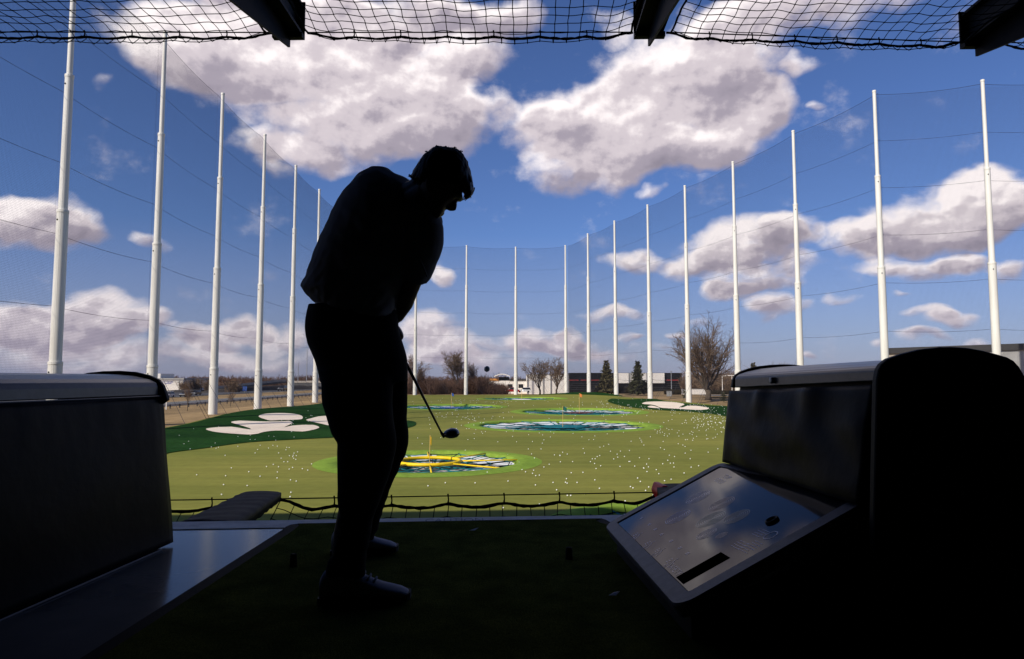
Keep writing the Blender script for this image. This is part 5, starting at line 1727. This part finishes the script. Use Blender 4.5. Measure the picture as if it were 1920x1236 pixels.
# collar
cpt = [P(812, 395, 2.50), P(825, 413, 2.52), P(812, 416, 2.55), P(786, 378, 2.6)]
me = remesh(sh, .007, 9)
def folds(c_):
    w = .006 * noise.noise(Vector((c_.x * 9, c_.y * 7, c_.z * 5))) + .0035 * noise.noise(Vector((c_.x * 26 + c_.z * 14, c_.y * 18, c_.z * 15)))
    low = smooth(1.35, 1.1, c_.z)
    w += low * .006 * noise.noise(Vector((c_.x * 34 - c_.z * 30, c_.y * 20, c_.z * 26)))
    return w
wrinkle(me, folds)
link('shirt', me, M['shirt'], person, True)
MB().tube([P(a, b, d_) for a, b, d_ in ((775, 461, 2.50), (781, 474, 2.495), (788, 488, 2.50), (795, 503, 2.52), (801, 519, 2.56))], [.003] * 5, 6).build('sleeve_seam', M['shirt'], person)

# trousers
tr = MB()
loft(tr, [(578,744,569,2.75,.33),(574,746,585,2.75,.345),(571.5,747,600,2.75,.36),(571,748,617,2.75,.37),(573,752,632,2.75,.37),(576,756,645,2.75,.37),(582,760,659,2.75,.37),(588,763,673,2.75,.37),(594,764,694,2.75,.37),(600,764,718,2.75,.35)], 32, 2.4)
loft(tr, [(594,742,694,2.68,.24),(601,738,720,2.64,.24),(603,736,757,2.6,.235),(612,738,788,2.57,.225),(622,742,814,2.54,.215),(633,744,831,2.53,.21),(631.5,742,848,2.52,.20),(632,735,880,2.5,.195),(632,715,933,2.48,.18),(634,705,955,2.47,.17),(637,703,965,2.47,.165),(633,699,978,2.47,.165),(631,695,1000,2.465,.16),(624,690,1030,2.46,.155),(612,686,1064,2.45,.15),(609,684,1082,2.45,.145)], 28, 2.3)
loft(tr, [(640,764,694,2.82,.24),(640,764,720,2.85,.24),(645,763.5,757,2.88,.235),(650,763.5,783,2.91,.225),(655,766,806,2.93,.215),(660,765,832,2.95,.21),(660,760,853,2.97,.2),(660,751,868,2.98,.195),(660,748,882,3.0,.19),(655,740,899,3.01,.185),(650,732,916,3.03,.18),(645,725,935,3.04,.17),(645,716,962,3.07,.165),(646,711.5,977,3.08,.16),(647,709,989,3.09,.155),(650,702,1000,3.1,.15),(650,700,1012,3.11,.15)], 28, 2.3)
me = remesh(tr, .007, 3)
wrinkle(me, lambda c_: .004 * noise.noise(Vector((c_.x * 12, c_.y * 10, c_.z * 9))) + smooth(.5, .15, c_.z) * .006 * noise.noise(Vector((c_.x * 20, c_.y * 16, c_.z * 34))))
link('trousers', me, M['trousers'], person, True)

def shoe(heel, toe, hgt, label=None):
    heel, toe = Vector(heel), Vector(toe)
    d_ = toe - heel; Ls = d_.length; d_.normalize(); s_ = Vector((-d_.y, d_.x, 0))
    secs = [(0, .026, .085), (.04, .034, .108), (.12, .038, .120), (.22, .039, .125), (.32, .040, .120), (.42, .043, .104), (.55, .047, .085), (.68, .050, .068), (.80, .049, .058), (.90, .043, .050), (.97, .031, .040), (1.0, .016, .030)]
    up, so_ = MB(), MB()
    rs, r2 = [], []
    for f, w, t_ in secs:
        c_ = heel + d_ * (Ls * f)
        t_ = t_ * hgt
        row = []
        for k in range(20):
            a = 2 * pi * k / 20
            ct, st = cos(a), sin(a)
            x = w * math.copysign(abs(ct) ** .8, ct)
            z = .02 + (t_ - .02) * (.5 + .5 * math.copysign(abs(st) ** .8, st))
            if st > 0: x *= 1 - .38 * st ** 2
            row.append(c_ + s_ * x + Vector((0, 0, z + .024)))
        rs.append(row)
        lift = .012 * max(0, (f - .85) / .15)
        r2.append([c_ + d_ * (.004 if f > .5 else -.004) + s_ * x_ + Vector((0, 0, z_ + .024 + lift)) for x_, z_ in ((-w - .005, 0.001), (w + .005, .001), (w + .006, .024), (-w - .006, .024))])
    o_ = up.rings(rs).build('shoe', M['shoe'], person, True)
    so_.rings(r2).build('sole', M['sole'], o_)
    lc = MB()
    for k in range(5):
        f = .34 + .065 * k
        c_ = heel + d_ * (Ls * f)
        t_ = (.121 - .27 * (f - .34) * .62) * hgt + .027
        lc.tube([c_ - s_ * .027 + Vector((0, 0, t_ - .010)), c_ + Vector((0, 0, t_ + .004)) + d_ * .008, c_ + s_ * .027 + d_ * .004 + Vector((0, 0, t_ - .010))], .0038, 6)
    c_ = heel + d_ * (Ls * .36)
    lc.tube([c_ + Vector((0, 0, .13 * hgt + .02)), c_ + s_ * .02 + d_ * .02 + Vector((0, 0, .14 * hgt + .03)), c_ + s_ * .035 + d_ * .035 + Vector((0, 0, .12 * hgt + .02))], .003, 6)
    lc.build('laces', M['shoe'], o_, True)
hl, te = on_z(598, 1133, .024), on_z(768, 1127, .024)
shoe((hl.x, hl.y + .015, 0), (te.x, te.y, 0), 1.0)
hl, te = on_z(622, 1040, .024), on_z(745, 1036, .024)
shoe((hl.x, hl.y, 0), (te.x, te.y, 0), 1.0)

# golf club
club = thing('golf_club', 'dark driver with slim shaft held behind the thigh of the golfer, head raised after impact', 'golf club', g0)
MB().tube([g0 - gdir * .02, g0 + gdir * .28], [.0145, .011], 14).build('grip', M['rubber'], club, True)
hosel = head_p
MB().tube([g0 + gdir * .28, hosel], [.0078, .0056], 12).build('shaft', M['shaft'], club, True)
hd = MB()
prof = [(-.052, .006, .004), (-.045, .022, .014), (-.03, .040, .024), (-.008, .052, .031), (.015, .054, .031), (.035, .046, .026), (.047, .030, .017), (.053, .010, .006)]
hc = P(846, 814.5, 3.85)
rs = []
for x_, y_, z_ in prof:
    ring_ = []
    for k in range(20):
        a = 2 * pi * k / 20
        zz_ = z_ * sin(a)
        zz_ = zz_ * (1.05 if zz_ > 0 else .8)
        ring_.append(hc + Vector((x_ * .88, y_ * cos(a), zz_ + .002 + .05 * x_)))
    rs.append(ring_)
MB().rings(rs).build('club_head', M['clubhead'], club, True)
MB().tube([hosel - gdir * .03, hosel, P(834, 820, 3.85)], [.007, .0085, .010], 10).build('hosel', M['clubhead'], club, True)
for s in (-.012, .012):
    MB().tube([hc + Vector((-.03, .03 + s, .021)), hc + Vector((0, .01 + s, .0345)), hc + Vector((.03, -.005 + s, .027))], .0015, 5).build('crown_line', M['print'], club)

# ------------------------------------------------------------------ render look
S.view_settings.view_transform = 'Standard'
S.view_settings.look = 'None'
S.view_settings.exposure = 0
S.view_settings.gamma = 1
S.view_settings.use_curve_mapping = False
S.cycles.max_bounces = 8
S.cycles.transparent_max_bounces = 24
S.cycles.use_denoising = True
